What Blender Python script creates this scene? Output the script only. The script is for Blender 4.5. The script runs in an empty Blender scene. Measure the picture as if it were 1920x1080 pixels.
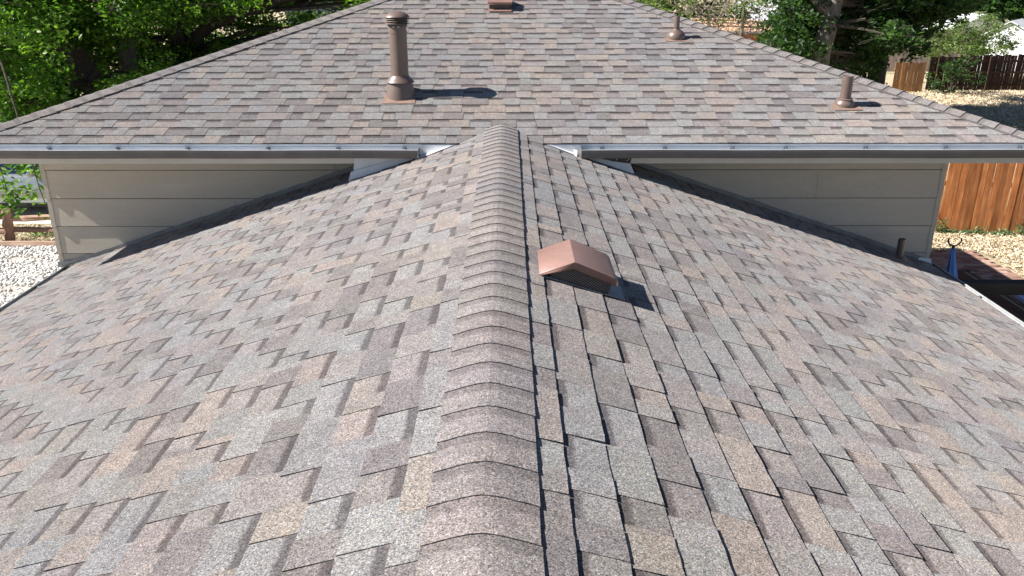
import bpy, math, random
import numpy as np
from mathutils import Vector, Matrix

R = math.radians
scene = bpy.context.scene
col = scene.collection

# ------------------------------------------------------------------ camera, sky, sun, exposure
CAMZ = 4.9                       # camera height above the ground (m)
PITCH, FOC = R(21.02), 1504.0    # tilt below the horizon, focal length in pixels of the 1920 px photo
cam_d = bpy.data.cameras.new('camera')
cam_d.sensor_width = 36.0
cam_d.lens = 36.0 * FOC / 1920.0
cam_d.clip_start, cam_d.clip_end = 0.05, 2000.0
cam = bpy.data.objects.new('camera', cam_d)
cam.location = (0, 0, CAMZ)
cam.rotation_euler = (R(90) - PITCH, 0, R(-0.2))
col.objects.link(cam)
scene.camera = cam

LIGHT = Vector((0.78, 0.035, -0.68)).normalized()      # way the sunlight travels
world = bpy.data.worlds.new('World')
scene.world = world
world.use_nodes = True
wn = world.node_tree
bg = wn.nodes['Background']
sky = wn.nodes.new('ShaderNodeTexSky')
sky.sky_type = 'NISHITA'
sky.sun_disc = False
sky.sun_elevation = math.asin(-LIGHT.z)
sky.sun_rotation = math.atan2(-LIGHT.x, -LIGHT.y)
sky.altitude = 1700.0            # high, dry and clear air
sky.air_density, sky.dust_density, sky.ozone_density = 0.75, 0.15, 1.6
wn.links.new(sky.outputs[0], bg.inputs[0])
bg.inputs[1].default_value = 0.05

sun_d = bpy.data.lights.new('sun', 'SUN')
sun_d.energy = 5.0
sun_d.angle = R(0.53)
sun_d.color = (1.0, 0.96, 0.91)
sun = bpy.data.objects.new('sun', sun_d)
sun.rotation_euler = LIGHT.to_track_quat('-Z', 'Y').to_euler()
sun.location = (-20, 0, 20)
col.objects.link(sun)

vs = scene.view_settings
vs.view_transform = 'Standard'
vs.look = 'None'
vs.gamma = 1.0
vs.exposure = 1.36
vs.use_curve_mapping = False

# ------------------------------------------------------------------ pixel -> direction
CP, SP = math.cos(PITCH), math.sin(PITCH)
def ray(u, v):
    X, Y = (u - 955.0) / FOC, (540.0 - v) / FOC
    return np.array([X, CP + Y * SP, -SP + Y * CP])
def at_y(u, v, y):
    d = ray(u, v); t = y / d[1]
    return Vector((d[0] * t, y, CAMZ + d[2] * t))
def at_z(u, v, z):
    d = ray(u, v); t = (z - CAMZ) / d[2]
    return Vector((d[0] * t, d[1] * t, z))

# ------------------------------------------------------------------ object helpers
def tag(o, label=None, cat=None, group=None, kind=None):
    if label: o['label'] = label
    if cat: o['category'] = cat
    if group: o['group'] = group
    if kind: o['kind'] = kind
    return o

def link(o, parent=None):
    col.objects.link(o)
    if parent is not None:
        o.parent = parent
        o.matrix_parent_inverse = WM[parent.name].inverted()
    WM[o.name] = (WM_LOC.get(o.name) or Matrix.Translation(o.location))
    return o
WM, WM_LOC = {}, {}

def empty(name, loc, label, cat, group=None):
    o = bpy.data.objects.new(name, None)
    o.location = loc
    o.empty_display_size = 0.2
    link(o)
    return tag(o, label, cat, group)

def mesh_obj(name, verts, faces, mats, parent=None, fmat=None, smooth=False, origin=None):
    me = bpy.data.meshes.new(name)
    if origin is not None:
        o3 = Vector(origin)
        verts = [tuple(Vector(v) - o3) for v in verts]
    me.from_pydata([tuple(v) for v in verts], [], faces)
    for m in (mats if isinstance(mats, (list, tuple)) else [mats]):
        me.materials.append(m)
    if fmat is not None:
        me.polygons.foreach_set('material_index', fmat)
    if smooth:
        me.polygons.foreach_set('use_smooth', [True] * len(me.polygons))
    me.update()
    o = bpy.data.objects.new(name, me)
    if origin is not None:
        o.location = origin
    return link(o, parent)

class MB:
    """collects shapes for ONE mesh"""
    def __init__(s): s.v, s.f, s.m = [], [], []
    def add(s, vs_, fs_, m=0):
        b = len(s.v)
        s.v += [tuple(p) for p in vs_]
        for f in fs_:
            s.f.append([i + b for i in f]); s.m.append(m)
        return s
    def box(s, lo, hi, m=0, rot=None, piv=None, jit=0, rnd=None):
        P = [Vector((x, y, z)) for z in (lo[2], hi[2]) for y in (lo[1], hi[1]) for x in (lo[0], hi[0])]
        if rot is not None:
            c = Vector(piv) if piv is not None else (Vector(lo) + Vector(hi)) / 2
            P = [rot @ (p - c) + c for p in P]
        if jit: P = [p + Vector([rnd.uniform(-jit, jit) for _ in range(3)]) for p in P]
        return s.add(P, [[0, 2, 3, 1], [4, 5, 7, 6], [0, 1, 5, 4], [2, 6, 7, 3], [0, 4, 6, 2], [1, 3, 7, 5]], m)
    def beam(s, a, b, w, h, m=0, up=Vector((0, 0, 1))):
        a, b = Vector(a), Vector(b)
        d = (b - a).normalized()
        x = d.cross(up).normalized() * (w / 2)
        z = x.cross(d).normalized() * (h / 2)
        P = [a - x - z, a + x - z, a + x + z, a - x + z, b - x - z, b + x - z, b + x + z, b - x + z]
        return s.add(P, [[0, 1, 2, 3], [7, 6, 5, 4], [0, 4, 5, 1], [1, 5, 6, 2], [2, 6, 7, 3], [3, 7, 4, 0]], m)
    def tube(s, pts, rad, seg=8, m=0, cap=True, rnd=None, wob=0):
        pts = [Vector(p) for p in pts]
        rings = []
        prev = None
        for i, p in enumerate(pts):
            d = (pts[min(i + 1, len(pts) - 1)] - pts[max(i - 1, 0)]).normalized()
            ref = prev if prev is not None else (Vector((1, 0, 0)) if abs(d.x) < .8 else Vector((0, 1, 0)))
            x = (ref - d * ref.dot(d)).normalized(); prev = x
            y = d.cross(x)
            r = rad[i] if isinstance(rad, (list, tuple)) else rad
            rings.append([p + (x * math.cos(a) + y * math.sin(a)) * r * (1 + (rnd.uniform(-wob, wob) if rnd else 0))
                          for a in [2 * math.pi * k / seg for k in range(seg)]])
        V = [q for rg in rings for q in rg]
        F = []
        for i in range(len(pts) - 1):
            for k in range(seg):
                a, b = i * seg + k, i * seg + (k + 1) % seg
                F.append([a, b, b + seg, a + seg])
        if cap:
            F.append(list(range(seg))[::-1]); F.append([len(V) - seg + k for k in range(seg)])
        return s.add(V, F, m)
    def lathe(s, c, prof, seg=32, m=0, axis=Vector((0, 0, 1))):
        c = Vector(c); axis = axis.normalized()
        x = axis.orthogonal().normalized(); y = axis.cross(x)
        V = []
        for r, z in prof:
            for k in range(seg):
                a = 2 * math.pi * k / seg
                V.append(c + axis * z + (x * math.cos(a) + y * math.sin(a)) * r)
        F = []
        for i in range(len(prof) - 1):
            for k in range(seg):
                a, b = i * seg + k, i * seg + (k + 1) % seg
                F.append([a, b, b + seg, a + seg])
        return s.add(V, F, m)
    def prism(s, prof, ex, m=0):
        """closed profile (list of Vectors) extruded by vector ex"""
        n = len(prof); ex = Vector(ex)
        V = [Vector(p) for p in prof] + [Vector(p) + ex for p in prof]
        F = [[i, (i + 1) % n, (i + 1) % n + n, i + n] for i in range(n)]
        F += [list(range(n))[::-1], [i + n for i in range(n)]]
        return s.add(V, F, m)
    def build(s, name, mats, parent=None, smooth=False, origin=None):
        return mesh_obj(name, s.v, s.f, mats, parent, s.m, smooth, origin)

def smooth_by_angle(o, ang=35):
    me = o.data
    me.polygons.foreach_set('use_smooth', [True] * len(me.polygons))
    try:
        me.set_sharp_from_angle(angle=R(ang))
    except Exception:
        pass
    return o

# ------------------------------------------------------------------ material helpers
class NT:
    def __init__(s, name):
        s.mat = bpy.data.materials.new(name); s.mat.use_nodes = True
        s.t = s.mat.node_tree; s.n = s.t.nodes; s.l = s.t.links
        s.bsdf = s.n['Principled BSDF']; s.out = s.n['Material Output']
    def node(s, ty, **kw):
        n = s.n.new(ty)
        for k, v in kw.items():
            if k == 'ins':
                for a, b in v.items():
                    if isinstance(b, bpy.types.NodeSocket): s.l.new(b, n.inputs[a])
                    else: n.inputs[a].default_value = b
            else: setattr(n, k, v)
        return n
    def pos(s): return s.node('ShaderNodeNewGeometry').outputs['Position']
    def scaled(s, vec, sc):
        return s.node('ShaderNodeVectorMath', operation='MULTIPLY', ins={0: vec, 1: sc}).outputs[0]
    def noise(s, vec, scale, detail=3, rough=.55, out=0):
        return s.node('ShaderNodeTexNoise', ins={'Vector': vec, 'Scale': scale, 'Detail': detail, 'Roughness': rough}).outputs[out]
    def voro(s, vec, scale, out='Color', feature='F1'):
        return s.node('ShaderNodeTexVoronoi', feature=feature, ins={'Vector': vec, 'Scale': scale}).outputs[out]
    def ramp(s, fac, stops):
        r = s.node('ShaderNodeValToRGB')
        e = r.color_ramp.elements
        while len(e) < len(stops): e.new(0.5)
        for i, (p, c) in enumerate(stops):
            e[i].position = p
            e[i].color = (c[0], c[1], c[2], 1) if isinstance(c, (tuple, list)) else (c, c, c, 1)
        s.l.new(fac, r.inputs[0]); return r.outputs[0]
    def mix(s, fac, a, b, mode='MIX'):
        m = s.node('ShaderNodeMix', data_type='RGBA', blend_type=mode)
        for sock, val in ((m.inputs[0], fac), (m.inputs[6], a), (m.inputs[7], b)):
            if isinstance(val, bpy.types.NodeSocket): s.l.new(val, sock)
            elif isinstance(val, (tuple, list)): sock.default_value = (*val[:3], 1)
            else: sock.default_value = val
        return m.outputs[2]
    def math(s, op, a, b=0.0, c=0.0, clamp=False):
        m = s.node('ShaderNodeMath', operation=op, use_clamp=clamp)
        for i, val in enumerate((a, b, c)):
            if isinstance(val, bpy.types.NodeSocket): s.l.new(val, m.inputs[i])
            else: m.inputs[i].default_value = val
        return m.outputs[0]
    def bump(s, h, strength, dist):
        return s.node('ShaderNodeBump', ins={'Height': h, 'Strength': strength, 'Distance': dist}).outputs[0]
    def done(s, color=None, rough=.6, metal=0.0, normal=None, spec=.5, drough=None):
        b = s.bsdf
        def st(k, v):
            if v is None: return
            if isinstance(v, bpy.types.NodeSocket): s.l.new(v, b.inputs[k])
            elif isinstance(v, (tuple, list)): b.inputs[k].default_value = (*v[:3], 1)
            else: b.inputs[k].default_value = v
        st('Base Color', color); st('Roughness', rough); st('Metallic', metal); st('Normal', normal)
        st('Specular IOR Level', spec); st('Diffuse Roughness', drough)
        return s.mat

def hexc(r, g, b, k=1.0):
    f = lambda c: ((c / 255) / 12.92 if c / 255 <= .04045 else (((c / 255) + .055) / 1.055) ** 2.4) * k
    return (f(r), f(g), f(b))

def mat_shingle():
    n = NT('asphalt_shingle')
    p = n.pos()
    tint = n.node('ShaderNodeAttribute', attribute_name='tint')
    uv = n.node('ShaderNodeUVMap', uv_map='course')
    sep = n.node('ShaderNodeSeparateXYZ', ins={0: uv.outputs[0]})
    v = sep.outputs[1]
    # granules: every cell its own brightness and a few coloured ones
    vo = n.voro(p, 300.0)
    vs_ = n.node('ShaderNodeSeparateColor', ins={0: vo})
    g = n.ramp(vs_.outputs[0], [(0.0, 0.30), (0.25, 0.72), (0.6, 1.02), (0.85, 1.28), (1.0, 1.9)])
    c = n.mix(1.0, tint.outputs['Color'], g, 'MULTIPLY')
    hue = n.ramp(vs_.outputs[1], [(0.0, (.86, .89, .94)), (0.5, (1, 1, 1)), (1.0, (1.14, 1.0, .88))])
    c = n.mix(1.0, c, hue, 'MULTIPLY')
    blot = n.ramp(n.noise(p, 16.0, 4, .6), [(0.25, .84), (0.75, 1.14)])
    c = n.mix(1.0, c, blot, 'MULTIPLY')
    big = n.ramp(n.noise(p, 1.1, 3, .5), [(0.3, (.94, .95, .98)), (0.7, (1.06, 1.04, 1.0))])
    c = n.mix(1.0, c, big, 'MULTIPLY')
    # printed dark band of the recessed layer, just under the butt of the course above
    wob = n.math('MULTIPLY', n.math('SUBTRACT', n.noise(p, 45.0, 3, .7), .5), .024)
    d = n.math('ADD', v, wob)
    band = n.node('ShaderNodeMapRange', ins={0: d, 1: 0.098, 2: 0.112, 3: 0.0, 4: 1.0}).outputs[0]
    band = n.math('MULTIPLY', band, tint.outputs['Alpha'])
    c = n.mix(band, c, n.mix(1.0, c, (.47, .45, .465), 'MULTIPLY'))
    bh = n.math('ADD', n.math('MULTIPLY', vs_.outputs[2], .6), n.math('MULTIPLY', n.noise(p, 120.0, 2, .6), .9))
    return n.done(c, .95, 0, n.bump(bh, .55, .0016), .25, .55)

def mat_metal(name, c, c2, rough, metal=.0, sc=9.0, spec=.5):
    n = NT(name); p = n.pos()
    f = n.ramp(n.noise(p, sc, 5, .62), [(.3, 0), (.7, 1)])
    cc = n.mix(f, c, c2)
    spk = n.ramp(n.noise(p, 160.0, 2, .5), [(.35, .9), (.65, 1.08)])
    cc = n.mix(1.0, cc, spk, 'MULTIPLY')
    return n.done(cc, n.math('ADD', n.math('MULTIPLY', n.noise(p, 25.0, 3), .25), rough - .12), metal, n.bump(n.noise(p, 60.0, 3), .12, .001), spec)

def mat_wood(name, a, b, c, axis='z', scale=1.0, rough=.85):
    n = NT(name)
    rnd = n.node('ShaderNodeObjectInfo').outputs['Random']
    p = n.pos()
    off = n.node('ShaderNodeCombineXYZ', ins={0: n.math('MULTIPLY', rnd, 37.0), 1: n.math('MULTIPLY', rnd, 11.0), 2: n.math('MULTIPLY', rnd, 23.0)}).outputs[0]
    p2 = n.node('ShaderNodeVectorMath', operation='ADD', ins={0: p, 1: off}).outputs[0]
    sc = {'z': (14, 14, .9), 'x': (.9, 14, 14), 'y': (14, .9, 14)}[axis]
    g = n.noise(n.scaled(p2, tuple(k * scale for k in sc)), 1.6, 6, .65)
    cc = n.ramp(g, [(.25, a), (.5, b), (.78, c)])
    sh = n.ramp(rnd, [(0, (.72, .72, .74)), (.5, (1, 1, 1)), (1, (1.25, 1.2, 1.12))])
    cc = n.mix(1.0, cc, sh, 'MULTIPLY')
    patch = n.ramp(n.noise(p2, 2.6, 4, .6), [(.3, (.78, .77, .78)), (.7, (1.16, 1.14, 1.1))])
    cc = n.mix(1.0, cc, patch, 'MULTIPLY')
    return n.done(cc, rough, 0, n.bump(g, .5, .004), .2)

def mat_leaf(name, cols, thin=.48):
    n = NT(name)
    a = n.node('ShaderNodeAttribute', attribute_name='tint')
    c = n.ramp(a.outputs['Fac'], cols)
    n.done(c, .5, 0, None, .35)
    tr = n.node('ShaderNodeBsdfTranslucent', ins={'Color': n.mix(1.0, c, (1.35, 1.5, .6), 'MULTIPLY')})
    ms = n.node('ShaderNodeMixShader', ins={0: thin, 1: n.bsdf.outputs[0], 2: tr.outputs[0]})
    n.l.new(ms.outputs[0], n.out.inputs[0])
    return n.mat

def mat_plain(name, a, b, rough=.7, sc=6.0, spec=.4, bump=.0, bsc=40.0, metal=0.0):
    n = NT(name); p = n.pos()
    c = n.mix(n.ramp(n.noise(p, sc, 5, .6), [(.3, 0), (.7, 1)]), a, b)
    nm = n.bump(n.noise(p, bsc, 4), bump, .01) if bump else None
    return n.done(c, rough, metal, nm, spec)

def mat_bark(name, a, b):
    n = NT(name); p = n.pos()
    g = n.noise(n.scaled(p, (9, 9, 1.6)), 2.2, 6, .7)
    return n.done(n.ramp(g, [(.3, a), (.7, b)]), .95, 0, n.bump(g, 1.0, .05), .15)

def mat_siding():
    n = NT('painted_siding'); p = n.pos()
    g = n.noise(n.scaled(p, (.7, 3, 6)), 2.0, 5, .6)
    c = n.ramp(g, [(.3, (.45, .405, .335)), (.7, (.50, .455, .38))])
    st = n.ramp(n.noise(n.scaled(p, (1.6, 1, 3.2)), 1.4, 5, .7), [(.60, 0), (.76, 1)])
    c = n.mix(n.math('MULTIPLY', st, .22), c, (.26, .23, .19))
    dots = n.ramp(n.noise(p, 60.0, 2, .5), [(.3, .95), (.7, 1.04)])
    c = n.mix(1.0, c, dots, 'MULTIPLY')
    return n.done(c, .62, 0, n.bump(n.noise(n.scaled(p, (2, 8, 30)), 3.0, 4), .12, .003), .35)

def mat_ground():
    n = NT('yard_ground'); p = n.pos()
    f1 = n.noise(p, 0.16, 5, .6)
    f2 = n.noise(p, 3.2, 5, .7)
    f3 = n.noise(p, 22.0, 4, .7)
    dry = n.ramp(f3, [(.3, (.28, .22, .14)), (.52, (.46, .38, .26)), (.75, (.60, .52, .38))])
    grn = n.ramp(f3, [(.3, (.055, .09, .025)), (.7, (.16, .21, .07))])
    k = n.ramp(n.math('ADD', n.math('MULTIPLY', f1, .7), n.math('MULTIPLY', f2, .3)), [(.54, 0), (.64, 1)])
    c = n.mix(k, dry, grn)
    soil = n.ramp(n.noise(p, 1.3, 4, .6), [(.60, 0), (.72, 1)])
    c = n.mix(n.math('MULTIPLY', soil, .6), c, (.25, .19, .13))
    return n.done(c, .95, 0, n.bump(f3, 1.0, .05), .1)

def mat_screen():
    n = NT('vent_screen')
    p = n.pos()
    def wave(d):
        s_ = n.node('ShaderNodeVectorMath', operation='DOT_PRODUCT', ins={0: p, 1: d}).outputs['Value']
        return n.math('SINE', n.math('MULTIPLY', s_, 2 * math.pi / .0095))
    w = n.math('MAXIMUM', wave((.62, .62, .79)), wave((.62, .62, -.79)))
    k = n.ramp(w, [(.72, 0), (.9, 1)])
    return n.done(n.mix(k, (.012, .010, .010), (.20, .17, .16)), .6, 0, None, .3)

M = {}
M['shingle'] = mat_shingle()
M['deck'] = mat_plain('roof_felt', (.02, .02, .02), (.03, .03, .03), .9)
M['siding'] = mat_siding()
M['trim'] = mat_plain('beige_trim', (.56, .53, .47), (.64, .61, .55), .6, 5)
M['gutter_in'] = mat_metal('gutter_aluminium', (.62, .64, .66), (.72, .73, .74), .42, .35, 6, .5)
M['gutter_grey'] = mat_metal('weathered_gutter', (.30, .31, .315), (.38, .39, .395), .55, .0, 6, .3)
M['gutter_out'] = mat_metal('gutter_paint_taupe', (.115, .105, .098), (.145, .132, .122), .45, 0, 5)
M['white_metal'] = mat_metal('white_flashing', (.66, .68, .70), (.76, .77, .78), .55, .0, 7, .3)
M['step'] = mat_metal('dull_flashing', (.16, .17, .18), (.26, .27, .28), .5, .4, 8)
M['dark_metal'] = mat_metal('dark_flashing', (.035, .033, .034), (.06, .056, .055), .5, .2, 8)
M['brown_metal'] = mat_metal('brown_enamel', (.185, .105, .085), (.235, .14, .115), .42, 0, 5)
M['taupe_metal'] = mat_metal('brown_pipe_paint', (.110, .076, .062), (.145, .102, .083), .40, .0, 6)
M['rust_plate'] = mat_metal('worn_brown_plate', (.17, .105, .08), (.25, .17, .13), .6, 0, 22)
M['screen'] = mat_screen()
M['inner'] = mat_plain('pipe_inside', (.006, .006, .006), (.01, .01, .01), .9)
M['cedar'] = mat_wood('stained_cedar', (.22, .075, .026), (.40, .155, .055), (.58, .29, .13))
M['cedar_rail'] = mat_wood('stained_cedar_rail', (.16, .055, .022), (.27, .10, .04), (.40, .18, .08), 'x')
M['old_wood'] = mat_wood('dark_weathered_boards', (.030, .018, .013), (.055, .032, .022), (.10, .062, .045))
M['tan_wood'] = mat_wood('pale_cedar_boards', (.24, .12, .055), (.36, .19, .09), (.46, .27, .14))
M['grey_wood'] = mat_wood('grey_weathered_boards', (.20, .17, .15), (.30, .26, .23), (.42, .38, .34))
M['rail_wood'] = mat_wood('split_rail_wood', (.20, .12, .085), (.33, .22, .16), (.50, .37, .29), 'x', .6)
M['post_wood'] = mat_wood('split_post_wood', (.22, .12, .08), (.33, .20, .14), (.45, .30, .22), 'z', .6)
M['beam'] = mat_wood('dark_timber', (.03, .026, .023), (.055, .047, .040), (.10, .085, .07), 'x', .6)
M['deck_wood'] = mat_wood('deck_stain', (.05, .025, .016), (.085, .043, .028), (.13, .07, .045), 'y')
M['ground'] = mat_ground()
M['concrete'] = mat_plain('pale_concrete', (.40, .39, .36), (.52, .50, .46), .9, 1.5, .2, .3, 30)
M['bark'] = mat_bark('grey_bark', (.085, .075, .068), (.27, .24, .215))
M['bark_dark'] = mat_bark('dark_bark', (.040, .033, .028), (.13, .105, .085))
M['twig'] = mat_plain('dead_twig', (.14, .11, .085), (.34, .29, .24), .9, 20)
M['leaf'] = mat_leaf('maple_leaf', [(0, (.028, .075, .010)), (.5, (.080, .175, .020)), (1, (.19, .31, .045))])
M['leaf_dark'] = mat_leaf('dark_tree_leaf', [(0, (.012, .030, .010)), (.55, (.032, .075, .022)), (1, (.10, .18, .05))])
M['leaf_bush'] = mat_leaf('bush_leaf', [(0, (.05, .085, .025)), (.5, (.12, .18, .06)), (1, (.25, .32, .13))])
M['weed'] = mat_leaf('weed_leaf', [(0, (.06, .10, .045)), (.5, (.14, .20, .10)), (1, (.27, .34, .19))])
M['straw'] = mat_leaf('dry_grass', [(0, (.28, .21, .12)), (.5, (.54, .44, .29)), (1, (.72, .64, .50))], 0.0)
M['blue'] = mat_plain('blue_cloth', (.10, .25, .66), (.14, .31, .74), .75, 8, .2, .25, 50)
M['black'] = mat_plain('black_plastic', (.008, .008, .008), (.014, .014, .014), .4, 8)
M['white_wall'] = mat_plain('white_paint', (.72, .74, .76), (.80, .81, .82), .7, 2)
M['white_roof'] = mat_plain('pale_roof', (.44, .45, .47), (.56, .57, .58), .8, 3, .2, .3, 20)
M['orange_roof'] = mat_plain('salmon_rolled_roof', (.46, .25, .15), (.58, .36, .24), .85, 5, .2, .4, 12)
M['orange'] = mat_plain('orange_trim', (.36, .11, .035), (.45, .16, .06), .7, 6)
M['green_wall'] = mat_plain('green_paint', (.10, .18, .09), (.14, .24, .13), .7, 3)
M['navy_wall'] = mat_plain('blue_grey_siding', (.10, .12, .16), (.14, .16, .20), .7, 4)
M['grey_roof'] = mat_plain('grey_roof', (.16, .16, .165), (.24, .24, .245), .9, 8, .2, .4, 25)
M['win'] = mat_plain('window_glass', (.010, .014, .03), (.015, .02, .045), .08, 2, .6)
M['paint'] = mat_plain('silver_car_paint', (.40, .42, .43), (.44, .46, .47), .28, 2, .6, 0, 10, .55)
M['glass'] = mat_plain('car_glass', (.010, .016, .035), (.014, .022, .05), .06, 2, .8)
M['tyre'] = mat_plain('tyre_rubber', (.012, .012, .012), (.02, .02, .02), .85, 10)
M['rim'] = mat_plain('alloy', (.45, .45, .46), (.52, .52, .53), .3, 8, .5, 0, 10, .8)
M['lamp'] = mat_plain('lamp_glass', (.55, .56, .57), (.62, .63, .64), .15, 8, .7)
M['lamp_red'] = mat_plain('lamp_red', (.25, .01, .01), (.30, .02, .02), .15, 8, .7)
M['blue_pad'] = mat_plain('pale_blue_plastic', (.24, .34, .55), (.30, .40, .62), .5, 4)

def stone_mat():
    n = NT('white_stone')
    a = n.node('ShaderNodeAttribute', attribute_name='tint')
    c = n.ramp(a.outputs['Fac'], [(0, (.32, .30, .28)), (.35, (.55, .53, .50)), (1, (.80, .79, .77))])
    return n.done(c, .9, 0, n.bump(n.noise(n.pos(), 60.0, 3), .4, .01), .2)
M['stone'] = stone_mat()
def brick_mat():
    n = NT('path_brick'); p = n.pos()
    rnd = n.node('ShaderNodeObjectInfo').outputs['Random']
    c = n.ramp(rnd, [(0, (.20, .115, .085)), (.5, (.31, .195, .15)), (1, (.42, .30, .24))])
    g = n.noise(p, 45.0, 4, .6)
    c = n.mix(1.0, c, n.ramp(g, [(.3, .82), (.7, 1.15)]), 'MULTIPLY')
    return n.done(c, .9, 0, n.bump(g, .5, .004), .2)
M['brick'] = brick_mat()
M['gravel_dirt'] = mat_plain('gravel_fines', (.30, .27, .23), (.46, .43, .39), .95, 5, .1, .6, 60)
M['sand'] = mat_plain('joint_sand', (.13, .10, .08), (.19, .15, .12), .95, 9)

# ------------------------------------------------------------------ key measures
RX, RZ, WS = -0.066, CAMZ - 1.205, 0.333     # wing ridge: x, height; wing slope
MS = 0.333                                    # main roof slope
EY, EZ = 6.885, CAMZ - 1.31                   # main eave: y, height of the shingle edge
EX0, EX1 = -4.82, 4.67                        # main eave corners
YB = 14.6                                     # far eave of the main roof
YW = 7.40                                     # wall behind the wing
WX0, WX1 = -4.37, 4.09                        # wall corners
LX, RXE = -4.25, 4.05                         # wing eaves
WY0 = -1.6                                    # near gable end of the wing (behind the camera)
def wing_z(x): return RZ - WS * abs(x - RX)
def main_z(y): return EZ + MS * (y - EY)
WANG, MANG = math.atan(WS), math.atan(MS)

# ------------------------------------------------------------------ GROUND
def ground_z(x, y):
    t = min(max((y - 46) / 14, 0), 1)
    return -1.6 * t * t * (3 - 2 * t) * min(max((x - 6) / 8, 0), 1)
xs = [-400, -200, -100, -60, -40] + list(range(-30, 61, 3)) + [80, 120, 200, 400]
ys = [-60, -30] + list(range(-12, 81, 3)) + [100, 140, 220, 400, 700]
gv = [(x, y, ground_z(x, y)) for y in ys for x in xs]
nx = len(xs)
gf = [[j * nx + i, j * nx + i + 1, (j + 1) * nx + i + 1, (j + 1) * nx + i] for j in range(len(ys) - 1) for i in range(nx - 1)]
tag(mesh_obj('ground', gv, gf, M['ground'], smooth=True), kind='structure')
dv = MB().box((-20.0, 16.6, -.1), (-7.2, 20.2, .012))
tag(dv.build('driveway', M['concrete']), kind='structure')
st = MB().box((-60.0, 26.0, -.1), (-4.0, 34.0, .014))
tag(st.build('street', M['concrete']), kind='structure')

# ------------------------------------------------------------------ HOUSE
house = empty('house', (0, 10.5, 0), 'house with grey-brown shingled hip roof and a lower gabled wing with beige lap siding', 'house')
rng = random.Random(11)

PAL = [((.206, .204, .203), .32), ((.208, .194, .188), .28), ((.228, .203, .188), .17), ((.168, .156, .155), .23)]
def pick(r):
    x = r.random(); a = 0
    for c, w in PAL:
        a += w
        if x <= a: break
    k = r.uniform(.93, 1.08)
    return tuple(q * k * r.uniform(.985, 1.015) for q in c)

EXP = 0.143
class Piece:
    __slots__ = ('v', 'f', 'uv', 'tint', 'area', 'parent')

def make_piece(O, eu, es, n, ul0, ul1, ur0, ur1, s0, e, tooth, r, wave):
    """one shingle tab: butt at s0, exposed for e, running on under the course above"""
    if tooth:
        hb, ht = .0084 + r.uniform(-.0010, .0020), .0036
    else:
        hb, ht = .0066 + r.uniform(-.0008, .0010), .0016
    ov = .022
    seg = max(2, int(round((ur0 - ul0) / .045)))
    rows = [0.0, e * .5, e + ov]
    V, F, UV, T = [], [], [], []
    jit = [r.uniform(-.0016, .0016) for _ in range(seg + 1)]
    lift = [r.uniform(-.0006, .0009) for _ in range(seg + 1)]
    tl, tr = (r.uniform(.000, .006), r.uniform(.000, .006)) if tooth else (0, 0)
    for j, s in enumerate(rows):
        f = s / (e + ov)
        a = ul0 + (ul1 - ul0) * f + tl * (1 - f); b = ur0 + (ur1 - ur0) * f - tr * (1 - f)
        for i in range(seg + 1):
            u = a + (b - a) * i / seg
            h = hb + (ht - hb) * min(s / e, 1.0) - (.0014 if s > e else 0)
            if j == 0: h += lift[i]
            ss = s + (jit[i] if j == 0 else 0)
            h += wave(u, s0 + s)
            V.append(O + eu * u + es * (s0 + ss) + n * h)
            UV.append((u, s))
    nb = len(V)
    for i in range(seg + 1):                       # foot of the butt
        u = ul0 + tl + (ur0 - tr - ul0 - tl) * i / seg
        V.append(O + eu * u + es * (s0 + jit[i] + .0008) + n * (-.001 + wave(u, s0)))
        UV.append((u, 0))
    w = seg + 1
    c1 = pick(r); c2 = c1; cut = seg
    if tooth and seg >= 4 and r.random() < .45:
        c2 = pick(r); cut = r.randint(1, seg - 1)
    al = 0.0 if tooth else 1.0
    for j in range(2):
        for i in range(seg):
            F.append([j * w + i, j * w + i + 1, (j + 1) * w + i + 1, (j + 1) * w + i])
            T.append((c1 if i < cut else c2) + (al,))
    for i in range(seg):
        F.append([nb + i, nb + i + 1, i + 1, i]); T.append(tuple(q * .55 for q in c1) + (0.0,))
    if tooth:                                       # its two sides
        for i in (0, seg):
            V.append(V[w + i] - n * (.0048)); UV.append((0, 0)); k1 = len(V) - 1
            V.append(V[2 * w + i] - n * (.003)); UV.append((0, 0)); k2 = len(V) - 1
            q = [nb + i, i, w + i, k1]; q2 = [k1, w + i, 2 * w + i, k2]
            if i: q.reverse(); q2.reverse()
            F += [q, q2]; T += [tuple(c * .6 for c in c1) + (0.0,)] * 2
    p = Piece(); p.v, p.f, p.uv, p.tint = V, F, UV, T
    c = sum((V[k] for k in (0, seg, 2 * w, 2 * w + seg)), Vector()) / 4
    d = c - Vector((0, 0, CAMZ))
    x, yy = d.x, d.y * CP - d.z * SP
    zz = d.y * SP + d.z * CP
    p.area = 0
    if yy > .3 and abs(x / yy) < .66 and abs(zz / yy) < .38:
        p.area = (ur0 - ul0) * e * max(0, -d.normalized().dot(n)) / (d.length ** 2)
    return p

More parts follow.
